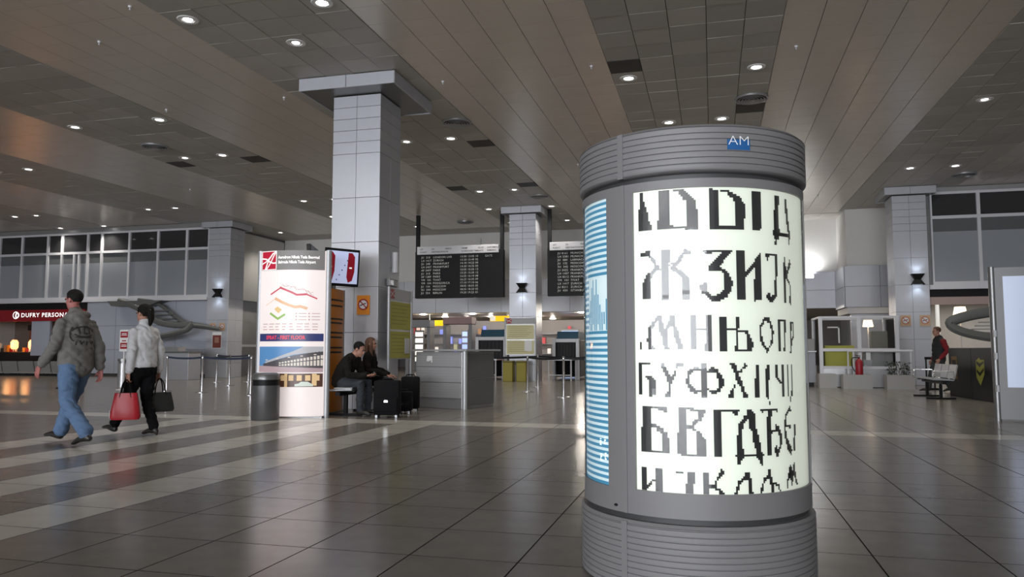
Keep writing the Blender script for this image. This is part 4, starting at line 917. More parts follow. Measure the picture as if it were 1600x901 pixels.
for px in (8, 36):
    p = aty(px, 538, 26.6); t = thing('table_lamp', 'glowing orange lamp standing on the shop counter edge', 'lamp', (p.x, 27.06, 1.0), 0, 'orange shop lamps')
    MB().lathe([(0, 0), (.09, 0), (.09, .02), (.02, .04), (.02, .14), (0, .14)], 16).build('base', M['black'], t, True); MB().lathe([(.1, .12), (.15, .2), (.15, .42), (.09, .52)], 18).build('shade', og, t, True)
    MB().sphere((0, 0, .3), .1, 12).build('bulb', ogc, t)
    l = bpy.data.lights.new('shop_lamp', 'POINT'); l.energy = 10; l.color = (1, .5, .2); l.shadow_soft_size = .1; lo = bpy.data.objects.new('shop_lamp', l); COL.objects.link(lo); lo.parent = t; lo.location = (0, -.3, .35)
t = thing('wooden_pillar', 'brown wooden pillar between the two orange shop lamps', 'pillar', (-29.35, 27.9, 0)); MB().bbox(-.14, .14, -.14, .14, 0, 2.84, .01).build('shaft', mat('brown_wood', s((95, 55, 40)), .5, noise=.2), t); MB().bbox(-.2, .2, -.2, .2, 1.95, 2.2, .02).build('collar', M['black'], t)
# waiting seats in front of the shop
def bench(name, label, loc, rz, n, m, back=True, w=.58):
    t = thing(name, label, 'bench', loc, rz); L = n * w
    MB().box(-L / 2, L / 2, -.04, .04, .34, .40).build('beam', M['black'], t)
    for k in range(n):
        x0 = -L / 2 + w * k + .02; x1 = x0 + w - .04
        b = MB()
        pr = [(-.25, .445), (-.24, .43), (.2, .415), (.2, .44), (-.2, .46)]
        b.prism(pr, x0, x1, ax='x'); b.build('seat', m, t)
        if back: MB().prism([(.2, .46), (.225, .46), (.295, .76), (.27, .77)], x0, x1, ax='x').build('backrest', m, t)
        MB().box((x0 + x1) / 2 - .03, (x0 + x1) / 2 + .03, -.2, .22, .395, .42).build('bracket', M['black'], t)
    for a in (-L / 2 + .3, L / 2 - .3):
        MB().box(a - .03, a + .03, -.03, .03, .03, .35).build('leg', M['black'], t); MB().bbox(a - .03, a + .03, -.3, .3, 0, .035, .008).build('foot', M['black'], t)
    if back:
        for a in (-L / 2, L / 2): MB().tube([(a, .2, .44), (a, .2, .62), (a, -.2, .62), (a, -.22, .44)], .014, 6).build('armrest', M['chrome'], t)
    return t
mesh_metal = mat('perforated_metal', (.30, .31, .32), .35, metal=.6, bump=.3, bscale=90)
bench('waiting_bench', 'long row of grey waiting seats in front of the red fascia shop', (-20.0, 18.2, 0), R(180), 8, mat('seat_dark', (.16, .155, .15), .5))
bench('waiting_bench', 'perforated metal three-seat bench beside the black folding panels', (4.9, 19.7, 0), R(-90), 3, mesh_metal)
sb = bench('sitting_bench', 'metal bench carrying the seated couple beside the near column', (-6.0, 12.36, 0), R(90), 3, mesh_metal, False, .5)
t = thing('newspaper', 'white folded newspaper lying on the metal bench beside the seated man', 'newspaper', (-5.93, 11.72, .462), R(12)); b = MB()
for k in range(3): b.box(-.16 + .01 * k, .15, -.1, .1 - .008 * k, .004 * k, .004 * k + .003)
b.build('sheets', M['white'], t)

# ---------------------------------------------------------------- suitcases
def suitcase(label, x, y, rz, w, d, h, handle=True, name='suitcase'):
    t = thing(name, label, 'suitcase', (x, y, 0), rz)
    MB().bbox(-w / 2, w / 2, -d / 2, d / 2, .045, h, .035).build('body', M['black2'], t, True)
    MB().bbox(-w / 2 + .03, w / 2 - .03, -d / 2 - .03, -d / 2 + .01, .1, h * .55, .015).build('front_pocket', M['black2'], t, True)
    MB().tube([(-.08, 0, h), (-.07, 0, h + .03), (.07, 0, h + .03), (.08, 0, h)], .012, 8).build('carry_handle', M['black'], t, True)
    for a in (-1, 1):
        MB().lathe([(0, -.02), (.03, -.02), (.03, .02), (0, .02)], 14).build('wheel', M['black'], t).rotation_euler = (0, R(90), 0)
        t.children[-1].location = (a * (w / 2 - .05), d / 2 - .05, .03)
        MB().bbox(a * (w / 2 - .05) - .02, a * (w / 2 - .05) + .02, -d / 2 + .01, -d / 2 + .06, 0, .05, .006).build('foot', M['alu'], t)
    if handle: MB().tube([(-.1, d / 2 - .04, h), (-.1, d / 2 - .04, h + .32), (.1, d / 2 - .04, h + .32), (.1, d / 2 - .04, h)], .009, 6).build('trolley_handle', M['chrome'], t)
    MB().box(-.03, .03, -d / 2 - .034, -d / 2 - .03, h * .42, h * .48).build('badge', M['chrome'], t)
    return t
suitcase('black trolley suitcase standing in front of the seated woman', -5.16, 11.72, R(14), .42, .26, .60, False)
suitcase('smaller black suitcase lying close behind the trolley suitcase', -5.22, 12.5, R(14), .34, .24, .38, False)
suitcase('black upright bag between the seated woman and the counter', -5.28, 13.0, R(14), .32, .2, .62, False)

# ---------------------------------------------------------------- right side: booth, planters, panels
bo = thing('glass_booth', 'white framed glass booth with a yellow counter band by the right column', 'booth', (0, 0, 0))
x0, x1, y0, y1 = 3.08, 5.18, 24.3, 25.9
for nm, (a, b_) in (('front', (x0, x1)),):
    for xx in (x0, 4.13, x1 - .04): MB().box(xx - .05, xx + .05, y0 - .05, y0 + .05, 0, 2.08).build('post', M['frame'], bo)
for xx in (x0, x1 - .04): MB().box(xx - .05, xx + .05, y1 - .05, y1 + .05, 0, 2.08).build('post', M['frame'], bo)
for z_, hh in ((2.02, .06), (1.05, .09)): MB().box(x0, x1, y0 - .04, y0 + .04, z_, z_ + hh).build('rail', M['frame'], bo)
for xx in (x0, x1 - .04): MB().box(xx - .04, xx + .04, y0, y1, 2.02, 2.08).build('rail', M['frame'], bo)
MB().box(x0, x1 - .04, y1 - .04, y1 + .04, 2.02, 2.08).build('rail', M['frame'], bo)
for a, b_ in ((x0 + .05, 4.08), (4.18, x1 - .09)):
    MB().box(a, b_, y0 - .006, y0 + .006, 1.14, 2.02).build('pane', M['glass'], bo); MB().box(a, b_, y0 - .006, y0 + .006, .62, 1.05).build('pane', M['glass'], bo)
    MB().box(a, b_, y0 - .02, y0 + .02, .54, .62).build('rail', M['frame'], bo); MB().box(a, b_, y0 - .015, y0 + .015, .02, .54).build('kick_panel', M['steel'], bo)
for xx in (x0, x1 - .04): MB().box(xx - .006, xx + .006, y0 + .05, y1 - .05, .62, 2.02).build('pane', M['glass'], bo)
MB().bbox(x0 + .15, 4.05, y0 + .35, y0 + .8, 0, 1.22, .01).build('yellow_counter', mat('yellow_front', s((165, 165, 50)), .5), bo)
MB().bbox(4.55, 5.0, y0 + .5, y0 + .8, 1.12, 1.65, .02).build('screen_back', mat('olive_grey', (.14, .14, .11), .5), bo); MB().bbox(4.3, 5.1, y0 + .4, y0 + .9, 0, 1.12, .01).build('desk', M['dsteel'], bo)
MB().box(4.3, 4.42, y0 - .012, y0 - .008, .8, 1.03).build('paper_note', M['white'], bo)
MB().box(3.7, 3.74, y0 + .9, y0 + .94, 1.3, 1.8).box(3.4, 3.74, y0 + .9, y0 + .94, 1.76, 1.8).build('desk_lamp', M['frame'], bo)
t = thing('barrier_rail', 'white tubular rail running in front of the glass booth', 'rail', (0, 0, 0))
MB().tube([(3.75, 23.9, 0), (3.75, 23.9, 1.06), (5.45, 23.9, 1.06)], .035, 8).build('top_rail', M['frame'], t); MB().tube([(3.9, 23.9, 0), (3.9, 23.9, 1.04)], .03, 8).build('post', M['frame'], t); MB().tube([(5.4, 23.9, 0), (5.4, 23.9, 1.04)], .03, 8).build('post', M['frame'], t)
leafm = mat('plant_leaf', (.035, .05, .03), .6)
def planter(label, xa, xb, y, plant=True):
    t = thing('planter_box', label, 'planter', ((xa + xb) / 2, y, 0)); w = (xb - xa) / 2
    b = MB().box(-w, w, -.2, -.17, 0, .40).box(-w, w, .17, .2, 0, .40).box(-w, -w + .03, -.17, .17, 0, .40).box(w - .03, w, -.17, .17, 0, .40).build('box', mat('planter_grey', (.36, .35, .335), .6), t)
    MB().box(-w + .03, w - .03, -.17, .17, .02, .36).build('soil', mat('soil', (.03, .025, .02), .9), t)
    if plant:
        random.seed(int(xa * 10)); b = MB()
        for k in range(160):
            x, y_, hh = random.uniform(-w + .06, w - .06), random.uniform(-.13, .13), random.uniform(.38, .75); a = random.uniform(0, 6.28); L = random.uniform(.05, .1); dx, dy = math.cos(a) * L, math.sin(a) * L
            b.add([(x, y_, hh), (x + dx * .5 - dy * .3, y_ + dy * .5 + dx * .3, hh + .04), (x + dx, y_ + dy, hh + .02), (x + dx * .5 + dy * .3, y_ + dy * .5 - dx * .3, hh + .035)], [(0, 1, 2, 3)])
        tag(b.build('foliage', leafm, t), kind='stuff')
        b = MB()
        for k in range(9):
            x = -w + .1 + (2 * w - .2) * k / 8; b.tube([(x, 0, .36), (x + .02, .02, .55), (x - .03, 0, .72)], .006, 5)
        b.build('stems', leafm, t)
planter('grey planter box holding the red fire extinguisher, by the booth', 3.52, 4.28, 23.55, False)
planter('grey planter box with dark leaves at the foot of the booth corner', 4.66, 5.36, 23.6)
planter('low grey box between the grey counter and the fire extinguisher', 2.95, 3.42, 24.0, False)
t = thing('fire_extinguisher', 'red fire extinguisher with black hose standing in the grey planter box by the booth', 'extinguisher', (3.98, 23.55, .36))
MB().lathe([(0, 0), (.09, 0), (.1, .02), (.1, .38), (.07, .45), (.03, .48), (.03, .52), (0, .52)], 18).build('cylinder', M['red'], t, True, (0, 0, 0)); MB().tube([(0, 0, .5), (.04, 0, .56), (-.1, 0, .58)], .012, 6).build('lever', M['black'], t)
MB().tube(arc([(.02, -.02, .52), (-.18, -.04, .5), (-.2, -.06, .3), (-.13, -.08, .12)], 12), .014, 6).build('hose', M['black'], t)
t = thing('grey_counter', 'grey metal counter topped by a board with a red flower mark', 'counter', (1.9, 24.6, 0))
MB().bbox(0, 1.06, 0, .8, .12, 1.02, .01).build('body', mat('counter_blue', (.25, .26, .29), .4), t); MB().bbox(-.03, 1.09, -.04, .84, 1.02, 1.07, .008).build('worktop', M['alu'], t); MB().box(.05, 1.0, .05, .75, 0, .12).build('plinth', M['black'], t)
bd = MB().bbox(0.0, 1.05, .05, .09, 1.07, 1.42, .006).build('screen_board', mat('board_taupe', (.26, .25, .24), .5), t)
fx = aty(1256, 535, 24.65).x - 1.9
Flat().disc(fx - .05, 1.3, .055).disc(fx + .05, 1.3, .055).disc(fx, 1.33, .05).poly([(fx - .1, 1.29), (fx, 1.18), (fx + .1, 1.29)]).quad(fx - .02, 1.12, fx + .02, 1.2).build('red_flower', mat('flower_red', s((190, 30, 40)), .5), bd, lambda u, v: (u, .048, v))
# extending handles beside the planter
t = thing('trolley_handles', 'pair of thin black upright handles beside the leafy planter box', 'stand', (5.68, 23.5, 0))
MB().tube([(0, 0, .02), (0, 0, .85), (.2, 0, .85), (.2, 0, .02)], .022, 8).build('frame', M['black'], t); MB().bbox(-.08, .28, -.12, .12, 0, .05, .01).build('base', M['black'], t); MB().bbox(-.03, .23, -.04, .04, .83, .9, .01).build('grip', M['black'], t)
# black folding panels with emblem
pa, pb = Vector((5.5, 20.7)), Vector((5.66, 17.9)); dvec = pb - pa; an = math.atan2(dvec.y, dvec.x)
t = thing('black_partition', 'low black partition of two panels with a yellow shield emblem', 'partition', (pa.x, pa.y, 0), an); LN = dvec.length
for k in range(2):
    p_ = MB().bbox(LN / 2 * k + .005, LN / 2 * (k + 1) - .005, 0, .06, 0, 1.14, .01).build('panel', M['black'], t); f = lambda u, v: (u, -.006, v)
    ye = mat('emblem_yellow', s((150, 150, 60)), .6); am = mat('emblem_amber', s((120, 90, 40)), .6); u0 = LN / 2 * k + .2
    if k == 1:
        Flat().poly([(u0 + .1, .86), (u0 + .27, .93), (u0 + .34, .88), (u0 + .5, .88), (u0 + .52, .86), (u0 + .3, .80)]).poly([(u0 + .1, .80), (u0 + .28, .72), (u0 + .52, .82), (u0 + .52, .72), (u0 + .28, .60), (u0 + .1, .68)]).poly([(u0 + .1, .62), (u0 + .28, .52), (u0 + .52, .66), (u0 + .5, .56), (u0 + .3, .36), (u0 + .13, .48)]).line([(u0 + .1, .86), (u0 + .1, .5), (u0 + .3, .34), (u0 + .52, .58), (u0 + .52, .88)], .03).build('shield_emblem', ye, p_, f)
    else: Flat().quad(u0, .86, u0 + .36, .94).quad(u0, .55, u0 + .05, .86).quad(u0 + .3, .4, u0 + .36, .86).quad(u0 + .12, .42, u0 + .3, .47).build('partial_emblem', am, p_, f)
# cafe lamps
lampm = mat('shade_glow', (1, .85, .65), .6, emit=1.6, ecol=(1, .83, .62))
def floor_lamp(label, x, y, z, r):
    t = thing('floor_lamp', label, 'lamp', (x, y, 0))
    MB().lathe([(0, 0), (.16, 0), (.16, .02), (.02, .04), (.015, .05), (.015, z - .1), (0, z - .1)], 16).build('stand', M['frame'], t, True)
    MB().lathe([(r, z - r * .75), (r * .72, z + r * .75)], 24).build('lamp_shade', lampm, t, True)
    l = bpy.data.lights.new('lamp_bulb', 'POINT'); l.energy = 12; l.color = (1, .8, .55); l.shadow_soft_size = .1; lo = bpy.data.objects.new('lamp_bulb', l); COL.objects.link(lo); lo.parent = t; lo.location = (0, 0, z)
p = aty(1500, 487, 28); floor_lamp('white floor lamp with a glowing cream shade in the cafe', p.x, 28, p.z, .22)
p = aty(1356, 504, 27.6); floor_lamp('small floor lamp with cream shade seen through the booth glass', p.x, 27.6, p.z, .17)
area_light('cafe_area_light', (8.5, 28.5, 2.7), (0, 0, 0), 2.5, 2, 26, (1, .92, .82))  # area light without a fitting, brightens the cafe
area_light('cafe_area_light', (5.2, 28.6, 2.6), (0, 0, 0), 1.2, 1, 4, (1, .95, .9))  # smaller area light without a fitting, behind the booth

# ---------------------------------------------------------------- people
def loft(mb, secs, side=(1, 0, 0), n=16):
    """closed tapered tube: secs = [(centre, rx, ry)], rx along `side`; rounded ends"""
    P = [Vector(c) for c, _, _ in secs]
    t0 = (P[1] - P[0]).normalized(); t1 = (P[-1] - P[-2]).normalized(); a, b = secs[0], secs[-1]
    S = [(P[0] - t0 * min(a[1], a[2]) * .55, a[1] * .45, a[2] * .45), (P[0] - t0 * min(a[1], a[2]) * .3, a[1] * .8, a[2] * .8)] + [(p, x[1], x[2]) for p, x in zip(P, secs)] + [(P[-1] + t1 * min(b[1], b[2]) * .3, b[1] * .8, b[2] * .8), (P[-1] + t1 * min(b[1], b[2]) * .55, b[1] * .45, b[2] * .45)]
    sd = Vector(side); vs = []; fs = []
    for i, (c, rx, ry) in enumerate(S):
        t = (S[min(i + 1, len(S) - 1)][0] - S[max(i - 1, 0)][0]).normalized()
        u = (sd - t * sd.dot(t))
        if u.length < .05: u = Vector((0, 1, 0)) - t * t.y
        u.normalize(); w = t.cross(u)
        for k in range(n):
            q = 2 * math.pi * k / n; vs.append(c + u * (rx * math.cos(q)) + w * (ry * math.sin(q)))
    for i in range(len(S) - 1):
        for k in range(n): fs.append((i * n + k, i * n + (k + 1) % n, (i + 1) * n + (k + 1) % n, (i + 1) * n + k))
    fs.append(tuple(range(n))[::-1]); fs.append(tuple((len(S) - 1) * n + k for k in range(n)))
    mb.add(vs, fs)
def ell(mb, c, r, rot=None, n=16):
    q = MB().sphere((0, 0, 0), 1, n); m = rot or Matrix.Identity(3)
    mb.add([Vector(c) + m @ Vector((v[0] * r[0], v[1] * r[1], v[2] * r[2])) for v in q.v], q.f)
def hand(mb, wrist, d, palm, curl=.5, side=1, sc=1.0):
    """wrist point, pointing direction d, palm normal, side = +1 right hand; five fingers bent towards the palm"""
    d = Vector(d).normalized(); pn_ = Vector(palm); pn_ = (pn_ - d * pn_.dot(d)).normalized(); ac = d.cross(pn_).normalized() * side
    w = Vector(wrist); L = .092 * sc
    loft(mb, [(w, .028 * sc, .02 * sc), (w + d * L * .5, .040 * sc, .016 * sc), (w + d * L, .042 * sc, .014 * sc)], ac, 12)
    for k, ln in enumerate((.072, .080, .074, .058)):
        p = w + d * L * .97 + ac * (.031 - .0205 * k) * sc; a = 0; pts = [(p - d * .02, .0095 * sc, .0095 * sc)]
        for j in range(3):
            a += curl * (.55 + .25 * j); dd = d * math.cos(a) + pn_ * math.sin(a); pts.append((p, (.0098 - .0008 * j) * sc, (.0098 - .0008 * j) * sc)); p = p + dd * ln * sc * (.45, .32, .23)[j]
        pts.append((p, .0078 * sc, .0078 * sc)); loft(mb, pts, ac, 8)
    b0 = w + d * L * .25 + ac * .026 * sc; t1 = (d * .6 + ac * .7 + pn_ * .3).normalized(); t2 = (d * .9 + ac * .15 + pn_ * .45).normalized()
    loft(mb, [(b0, .013 * sc, .013 * sc), (b0 + t1 * .035 * sc, .012 * sc, .012 * sc), (b0 + t1 * .035 * sc + t2 * .03 * sc, .0105 * sc, .0105 * sc), (b0 + t1 * .035 * sc + t2 * .055 * sc, .008 * sc, .008 * sc)], d, 8)
def head(G, c, fwd, up=(0, 0, 1), sc=1.0, skin='skin', eyes=None):
    f = Vector(fwd).normalized(); u = Vector(up); u = (u - f * u.dot(f)).normalized(); r = f.cross(u); m = Matrix((r, f, u)).transposed(); c = Vector(c)
    def at(x, y, z): return c + m @ (Vector((x, y, z)) * sc)
    g = G[skin]
    ell(g, at(0, -.01, .03), (.074 * sc, .095 * sc, .090 * sc), m); ell(g, at(0, .025, -.035), (.060 * sc, .068 * sc, .085 * sc), m); ell(g, at(0, .062, -.092), (.030 * sc, .026 * sc, .022 * sc), m)
    ell(g, at(0, .098, -.018), (.013 * sc, .018 * sc, .026 * sc), m, 10); ell(g, at(0, .108, -.030), (.017 * sc, .013 * sc, .012 * sc), m, 10)
    for sx in (-1, 1): ell(g, at(sx * .077, -.008, -.005), (.011 * sc, .022 * sc, .034 * sc), m, 10); ell(g, at(sx * .034, .078, .022), (.022 * sc, .012 * sc, .009 * sc), m, 10)
    ell(g, at(0, .088, -.062), (.024 * sc, .010 * sc, .006 * sc), m, 10); ell(g, at(0, .086, -.074), (.021 * sc, .011 * sc, .007 * sc), m, 10)
    return at, m
def finish(G, mats, name, parent, voxel=.0085, smooth=6, crease=.011):
    """all garment and skin volumes fused into one continuous surface; faces take the material of the volume they lie on"""
    al = MB(); trees = []
    for k, g in G.items():
        if not g.v: continue
        al.add(g.v, g.f); trees.append((k, BVHTree.FromPolygons([Vector(v) for v in g.v], g.f)))
    me = bpy.data.meshes.new(name); me.from_pydata(al.v, [], al.f)
    bm = bmesh.new(); bm.from_mesh(me); bmesh.ops.recalc_face_normals(bm, faces=bm.faces); bm.to_mesh(me); bm.free()
    o = bpy.data.objects.new(name, me); COL.objects.link(o)
    r = o.modifiers.new('r', 'REMESH'); r.mode = 'VOXEL'; r.voxel_size = voxel
    sm = o.modifiers.new('s', 'SMOOTH'); sm.factor = .5; sm.iterations = smooth
    dg = bpy.context.evaluated_depsgraph_get(); ne = bpy.data.meshes.new_from_object(o.evaluated_get(dg)); bpy.data.objects.remove(o)
    ne.name = name; ne.materials.clear(); keys = [k for k, _ in trees]
    for k in keys: ne.materials.append(mats[k])
    for p in ne.polygons:
        best = min(range(len(trees)), key=lambda i: trees[i][1].find_nearest(p.center)[3]); p.material_index = best
    amp = [0.0] * len(ne.vertices); firm = {keys.index(k) for k in keys if k in ('skin', 'shoe')}
    for p in ne.polygons:
        for v in p.vertices: amp[v] = 0.0 if p.material_index in firm else max(amp[v], crease)
    for p in ne.polygons:
        if p.material_index in firm:
            for v in p.vertices: amp[v] = 0.0
    off = Vector((parent.location.x * 3, parent.location.y, 0))
    nrm = [v.normal.copy() for v in ne.vertices]
    for v in ne.vertices:                                   # folds of the cloth
        if amp[v.index]:
            q = v.co; a = noise.noise(Vector((q.x * 7, q.y * 7, q.z * 13 + q.x * 6)) + off); b = noise.noise(Vector((q.x * 16, q.y * 16, q.z * 22)) + off)
            v.co = q + nrm[v.index] * amp[v.index] * (1.1 * (abs(a) * 2 - .5) + .45 * b)
    ne.shade_smooth()
    return link(name, ne, parent)
def eyes(at, parent, sc=1.0):
    for sx in (-1, 1): MB().sphere(tuple(at(sx * .033, .087, .010)), .010 * sc, 8).build('eye', M['ink'], parent)
def legs(G, key, hip, kn, an, rad, side=(1, 0, 0)):
    h, k, a = Vector(hip), Vector(kn), Vector(an)
    loft(G[key], [(h, rad[0], rad[0]), (h.lerp(k, .5), rad[1], rad[1]), (k, rad[2], rad[2]), (k.lerp(a, .35), rad[3], rad[3]), (a, rad[4], rad[4])], side)
def shoe(G, key, an, toe, sc=1.0, heel=0.0):
    a, t = Vector(an), Vector(toe); d = (t - a); d2 = Vector((d.x, d.y, d.z)).normalized(); b = a - Vector((d2.x, d2.y, 0)) * .05 * sc
    z0 = Vector((0, 0, 0))
    loft(G[key], [(Vector((b.x, b.y, a.z - .045 * sc)), .036 * sc, .036 * sc), (a + Vector((0, 0, -.035 * sc)), .042 * sc, .045 * sc), (a.lerp(t, .55), .046 * sc, .034 * sc), (t, .036 * sc, .022 * sc)], Vector((0, 0, 1)).cross(d2) if abs(d2.z) < .95 else (1, 0, 0), 12)
def arm(G, key, sh, el, wr, r=(.062, .052, .045, .042), hr=None):
    a, b, c = Vector(sh), Vector(el), Vector(wr)
    loft(G[key], [(a, r[0], r[0]), (a.lerp(b, .5), (r[0] + r[1]) / 2, (r[0] + r[1]) / 2), (b, r[1], r[1]), (b.lerp(c, .5), r[2], r[2]), (c, r[3], r[3])], (0, 1, .3))
def groups(*k): return {x: MB() for x in k}
skin = mat('skin', s((168, 122, 104)), .55); skin_d = mat('skin_warm', s((160, 98, 92)), .55)
hairm = mat('hair_dark', (.008, .007, .006), .75, bump=.4, bscale=120, spec=.2); hair_br = mat('hair_brown', s((88, 58, 40)), .55, bump=.4, bscale=120)
hood_m = mat('hoodie_grey', s((104, 102, 98)), .9, noise=.12, nscale=9, bump=1.0, bscale=7)
jean = mat('jeans_blue', s((82, 106, 138)), .85, noise=.15, nscale=8, bump=.9, bscale=9)
shoe_m = mat('shoe_black', (.016, .014, .013), .45)
wjk = mat('jacket_white', s((205, 205, 208)), .85, noise=.05, nscale=10, bump=.9, bscale=8)
trs = mat('trousers_black', (.006, .006, .007), .85, bump=.3, bscale=12, spec=.1)

# walking man: grey hoodie, jeans, seen from behind
pr_ = thing('person', 'person in grey printed hoodie and blue jeans walking away, arms loose', 'person', (-7.29, 7.52, 0), R(82))
G = groups('hood', 'jean', 'shoe', 'skin', 'hairskin')
legs(G, 'jean', (.10, .0, .92), (.11, .20, .50), (.10, .34, .12), (.115, .105, .085, .085, .082)); shoe(G, 'shoe', (.10, .37, .11), (.11, .60, .07))
legs(G, 'jean', (-.10, -.02, .92), (-.11, -.02, .50), (-.11, -.36, .15), (.115, .105, .085, .085, .082)); shoe(G, 'shoe', (-.11, -.375, .135), (-.12, -.17, .028))
loft(G['jean'], [((0, -.01, .84), .17, .12), ((0, -.01, .98), .18, .125)])
loft(G['hood'], [((0, -.005, .86), .205, .150), ((0, -.005, .95), .215, .155), ((0, 0, 1.10), .215, .155), ((0, .0, 1.28), .22, .155), ((0, -.005, 1.40), .205, .135), ((0, -.01, 1.47), .165, .11), ((0, -.01, 1.53), .10, .095)])
loft(G['hood'], [((0, -.01, 1.50), .10, .09), ((0, .0, 1.56), .082, .085)])
ell(G['hood'], (0, -.07, 1.50), (.135, .085, .07)); ell(G['hood'], (0, -.105, 1.44), (.10, .06, .085)); ell(G['hood'], (0, -.12, 1.39), (.06, .04, .06))
arm(G, 'hood', (-.185, -.01, 1.415), (-.262, .0, 1.15), (-.30, .18, .93), (.068, .066, .06, .052)); hand(G['skin'], (-.305, .205, .905), (-.0, .35, -.9), (1, 0, .1), .5, -1)
arm(G, 'hood', (.185, -.01, 1.415), (.25, -.08, 1.14), (.255, -.09, .88), (.068, .066, .06, .052)); hand(G['skin'], (.265, -.095, .86), (0, .05, -1), (-1, 0, 0), .5, 1)
loft(G['skin'], [((0, .0, 1.50), .058, .062), ((0, .02, 1.62), .056, .06)])
at_, mh = head(G, (0, .025, 1.69), (-.15, 1, -.04)); body = finish(G, dict(hood=hood_m, jean=jean, shoe=shoe_m, skin=skin_d, hairskin=hairm), 'body', pr_)
eyes(at_, pr_)
def hair_cap(at, m, parent, m_, sc=1.0, long=False, bun=False, zcut=-.02):
    g = MB(); ell(g, at(0, -.018, .042), (.083 * sc, .100 * sc, .090 * sc), m, 24)
    inv = m.inverted(); c0 = at(0, 0, 0); q = MB(); keep = []
    G2 = MB(); G2.add(g.v, [f for f in g.f if all((lambda l: (l.y < .045 * sc + max(0, l.z - .05 * sc) * 1.2) and l.z > (zcut if l.y > -.02 else -.065) * sc)(inv @ (Vector(g.v[i]) - c0)) for i in f)])
    if long:
        loft(G2, [(at(0, -.06, .05), .085 * sc, .06 * sc), (at(0, -.07, -.06), .088 * sc, .05 * sc), (at(0, -.05, -.20), .095 * sc, .045 * sc), (at(0, -.02, -.34), .08 * sc, .035 * sc)], m @ Vector((1, 0, 0)))
        for sx in (-1, 1): loft(G2, [(at(sx * .07, .02, .04), .022 * sc, .03 * sc), (at(sx * .078, .02, -.08), .022 * sc, .032 * sc), (at(sx * .085, .05, -.24), .025 * sc, .03 * sc), (at(sx * .07, .06, -.36), .015 * sc, .02 * sc)], m @ Vector((1, 0, 0)), 10)
    if bun:
        ell(G2, at(.0, -.115, .04), (.055 * sc, .05 * sc, .06 * sc), m); loft(G2, [(at(0, -.12, .02), .05 * sc, .045 * sc), (at(0.01, -.125, -.08), .045 * sc, .035 * sc), (at(.015, -.10, -.17), .02 * sc, .015 * sc)], m @ Vector((1, 0, 0)))
    o = G2.build('hair', m_, parent, True); return o
hair_cap(at_, mh, pr_, hairm)
def lean(parent, k, z0=.9):
    for c in parent.children:
        for v in c.data.vertices:
            if v.co.z > z0: v.co.y += k * (v.co.z - z0)
lean(pr_, .07)
# print on the back of the hoodie, laid on the cloth
def on_back(body_, parent, strokes, w, m_, name='back_print', off=.004):
    bv = BVHTree.FromPolygons([v.co for v in body_.data.vertices], [p.vertices[:] for p in body_.data.polygons]); q = MB()
    def pj(x, z):
        h_ = bv.ray_cast(Vector((x, -.6, z)), Vector((0, 1, 0))); return (h_[0] + Vector((0, -off, 0))) if h_[0] else None
    for pts in strokes:
        for (a, b), (c, d) in zip(pts, pts[1:]):
            n = max(1, int(math.hypot(c - a, d - b) / .02))
            for i in range(n):
                p0 = (a + (c - a) * i / n, b + (d - b) * i / n); p1 = (a + (c - a) * (i + 1) / n, b + (d - b) * (i + 1) / n)
                l = math.hypot(p1[0] - p0[0], p1[1] - p0[1]) or 1; nx, nz = -(p1[1] - p0[1]) / l * w / 2, (p1[0] - p0[0]) / l * w / 2
                vs = [pj(p0[0] - nx, p0[1] - nz), pj(p1[0] - nx, p1[1] - nz), pj(p1[0] + nx, p1[1] + nz), pj(p0[0] + nx, p0[1] + nz)]
                if all(vs): q.add(vs, [(0, 1, 2, 3)])
    return q.build(name, m_, parent)
ar_ = lambda cx, cz, rx, rz_, a0, a1, n=10: [(cx + rx * math.cos(R(a0 + (a1 - a0) * i / n)), cz + rz_ * math.sin(R(a0 + (a1 - a0) * i / n))) for i in range(n + 1)]
on_back(body, pr_, [ar_(0.0, 1.29, .15, .08, 20, 160), ar_(.0, 1.30, .12, .05, 200, 340), ar_(-.12, 1.28, .035, .08, 90, 270), [(-.06, 1.36), (-.06, 1.28)], [(0, 1.36), (.0, 1.29), (.05, 1.29)], [(.05, 1.355), (.09, 1.355)], [(.07, 1.355), (.07, 1.28)], [(-.1, 1.25), (-.03, 1.24), (.04, 1.25), (.11, 1.24)],
        [(-.1, 1.2), (-.1, 1.15)], [(-.05, 1.21), (-.05, 1.16), (-.01, 1.2)], [(.03, 1.2), (.03, 1.15)], [(.07, 1.2), (.1, 1.16), (.12, 1.2)]], .016, mat('print_dark', (.03, .03, .03), .9))

# walking woman: white jacket, black trousers, two bags
pw = thing('person', 'person in short white jacket and black trousers walking away with two bags', 'person', (-7.1, 8.4, 0), R(80))
G = groups('jack', 'trs', 'shoe', 'skin')
legs(G, 'trs', (-.09, .0, .86), (-.09, .14, .48), (-.09, .36, .15), (.11, .095, .07, .066, .064)); shoe(G, 'shoe', (-.09, .38, .12), (-.09, .56, .10), .9)
legs(G, 'trs', (.09, .0, .86), (.09, .02, .46), (.09, -.14, .11), (.11, .095, .07, .066, .064)); shoe(G, 'shoe', (.09, -.145, .105), (.09, .05, .028), .9); loft(G['shoe'], [((.09, -.19, .06), .022, .022), ((.09, -.19, .015), .014, .014)])
loft(G['trs'], [((0, -.01, .80), .165, .12), ((0, 0, .95), .165, .12)])
loft(G['jack'], [((0, 0, .90), .195, .14), ((0, 0, 1.0), .185, .135), ((0, 0, 1.14), .18, .13), ((0, 0, 1.26), .188, .13), ((0, -.005, 1.34), .165, .11), ((0, -.01, 1.40), .10, .085)])
loft(G['jack'], [((0, -.01, 1.40), .075, .075), ((0, 0, 1.46), .066, .068)])
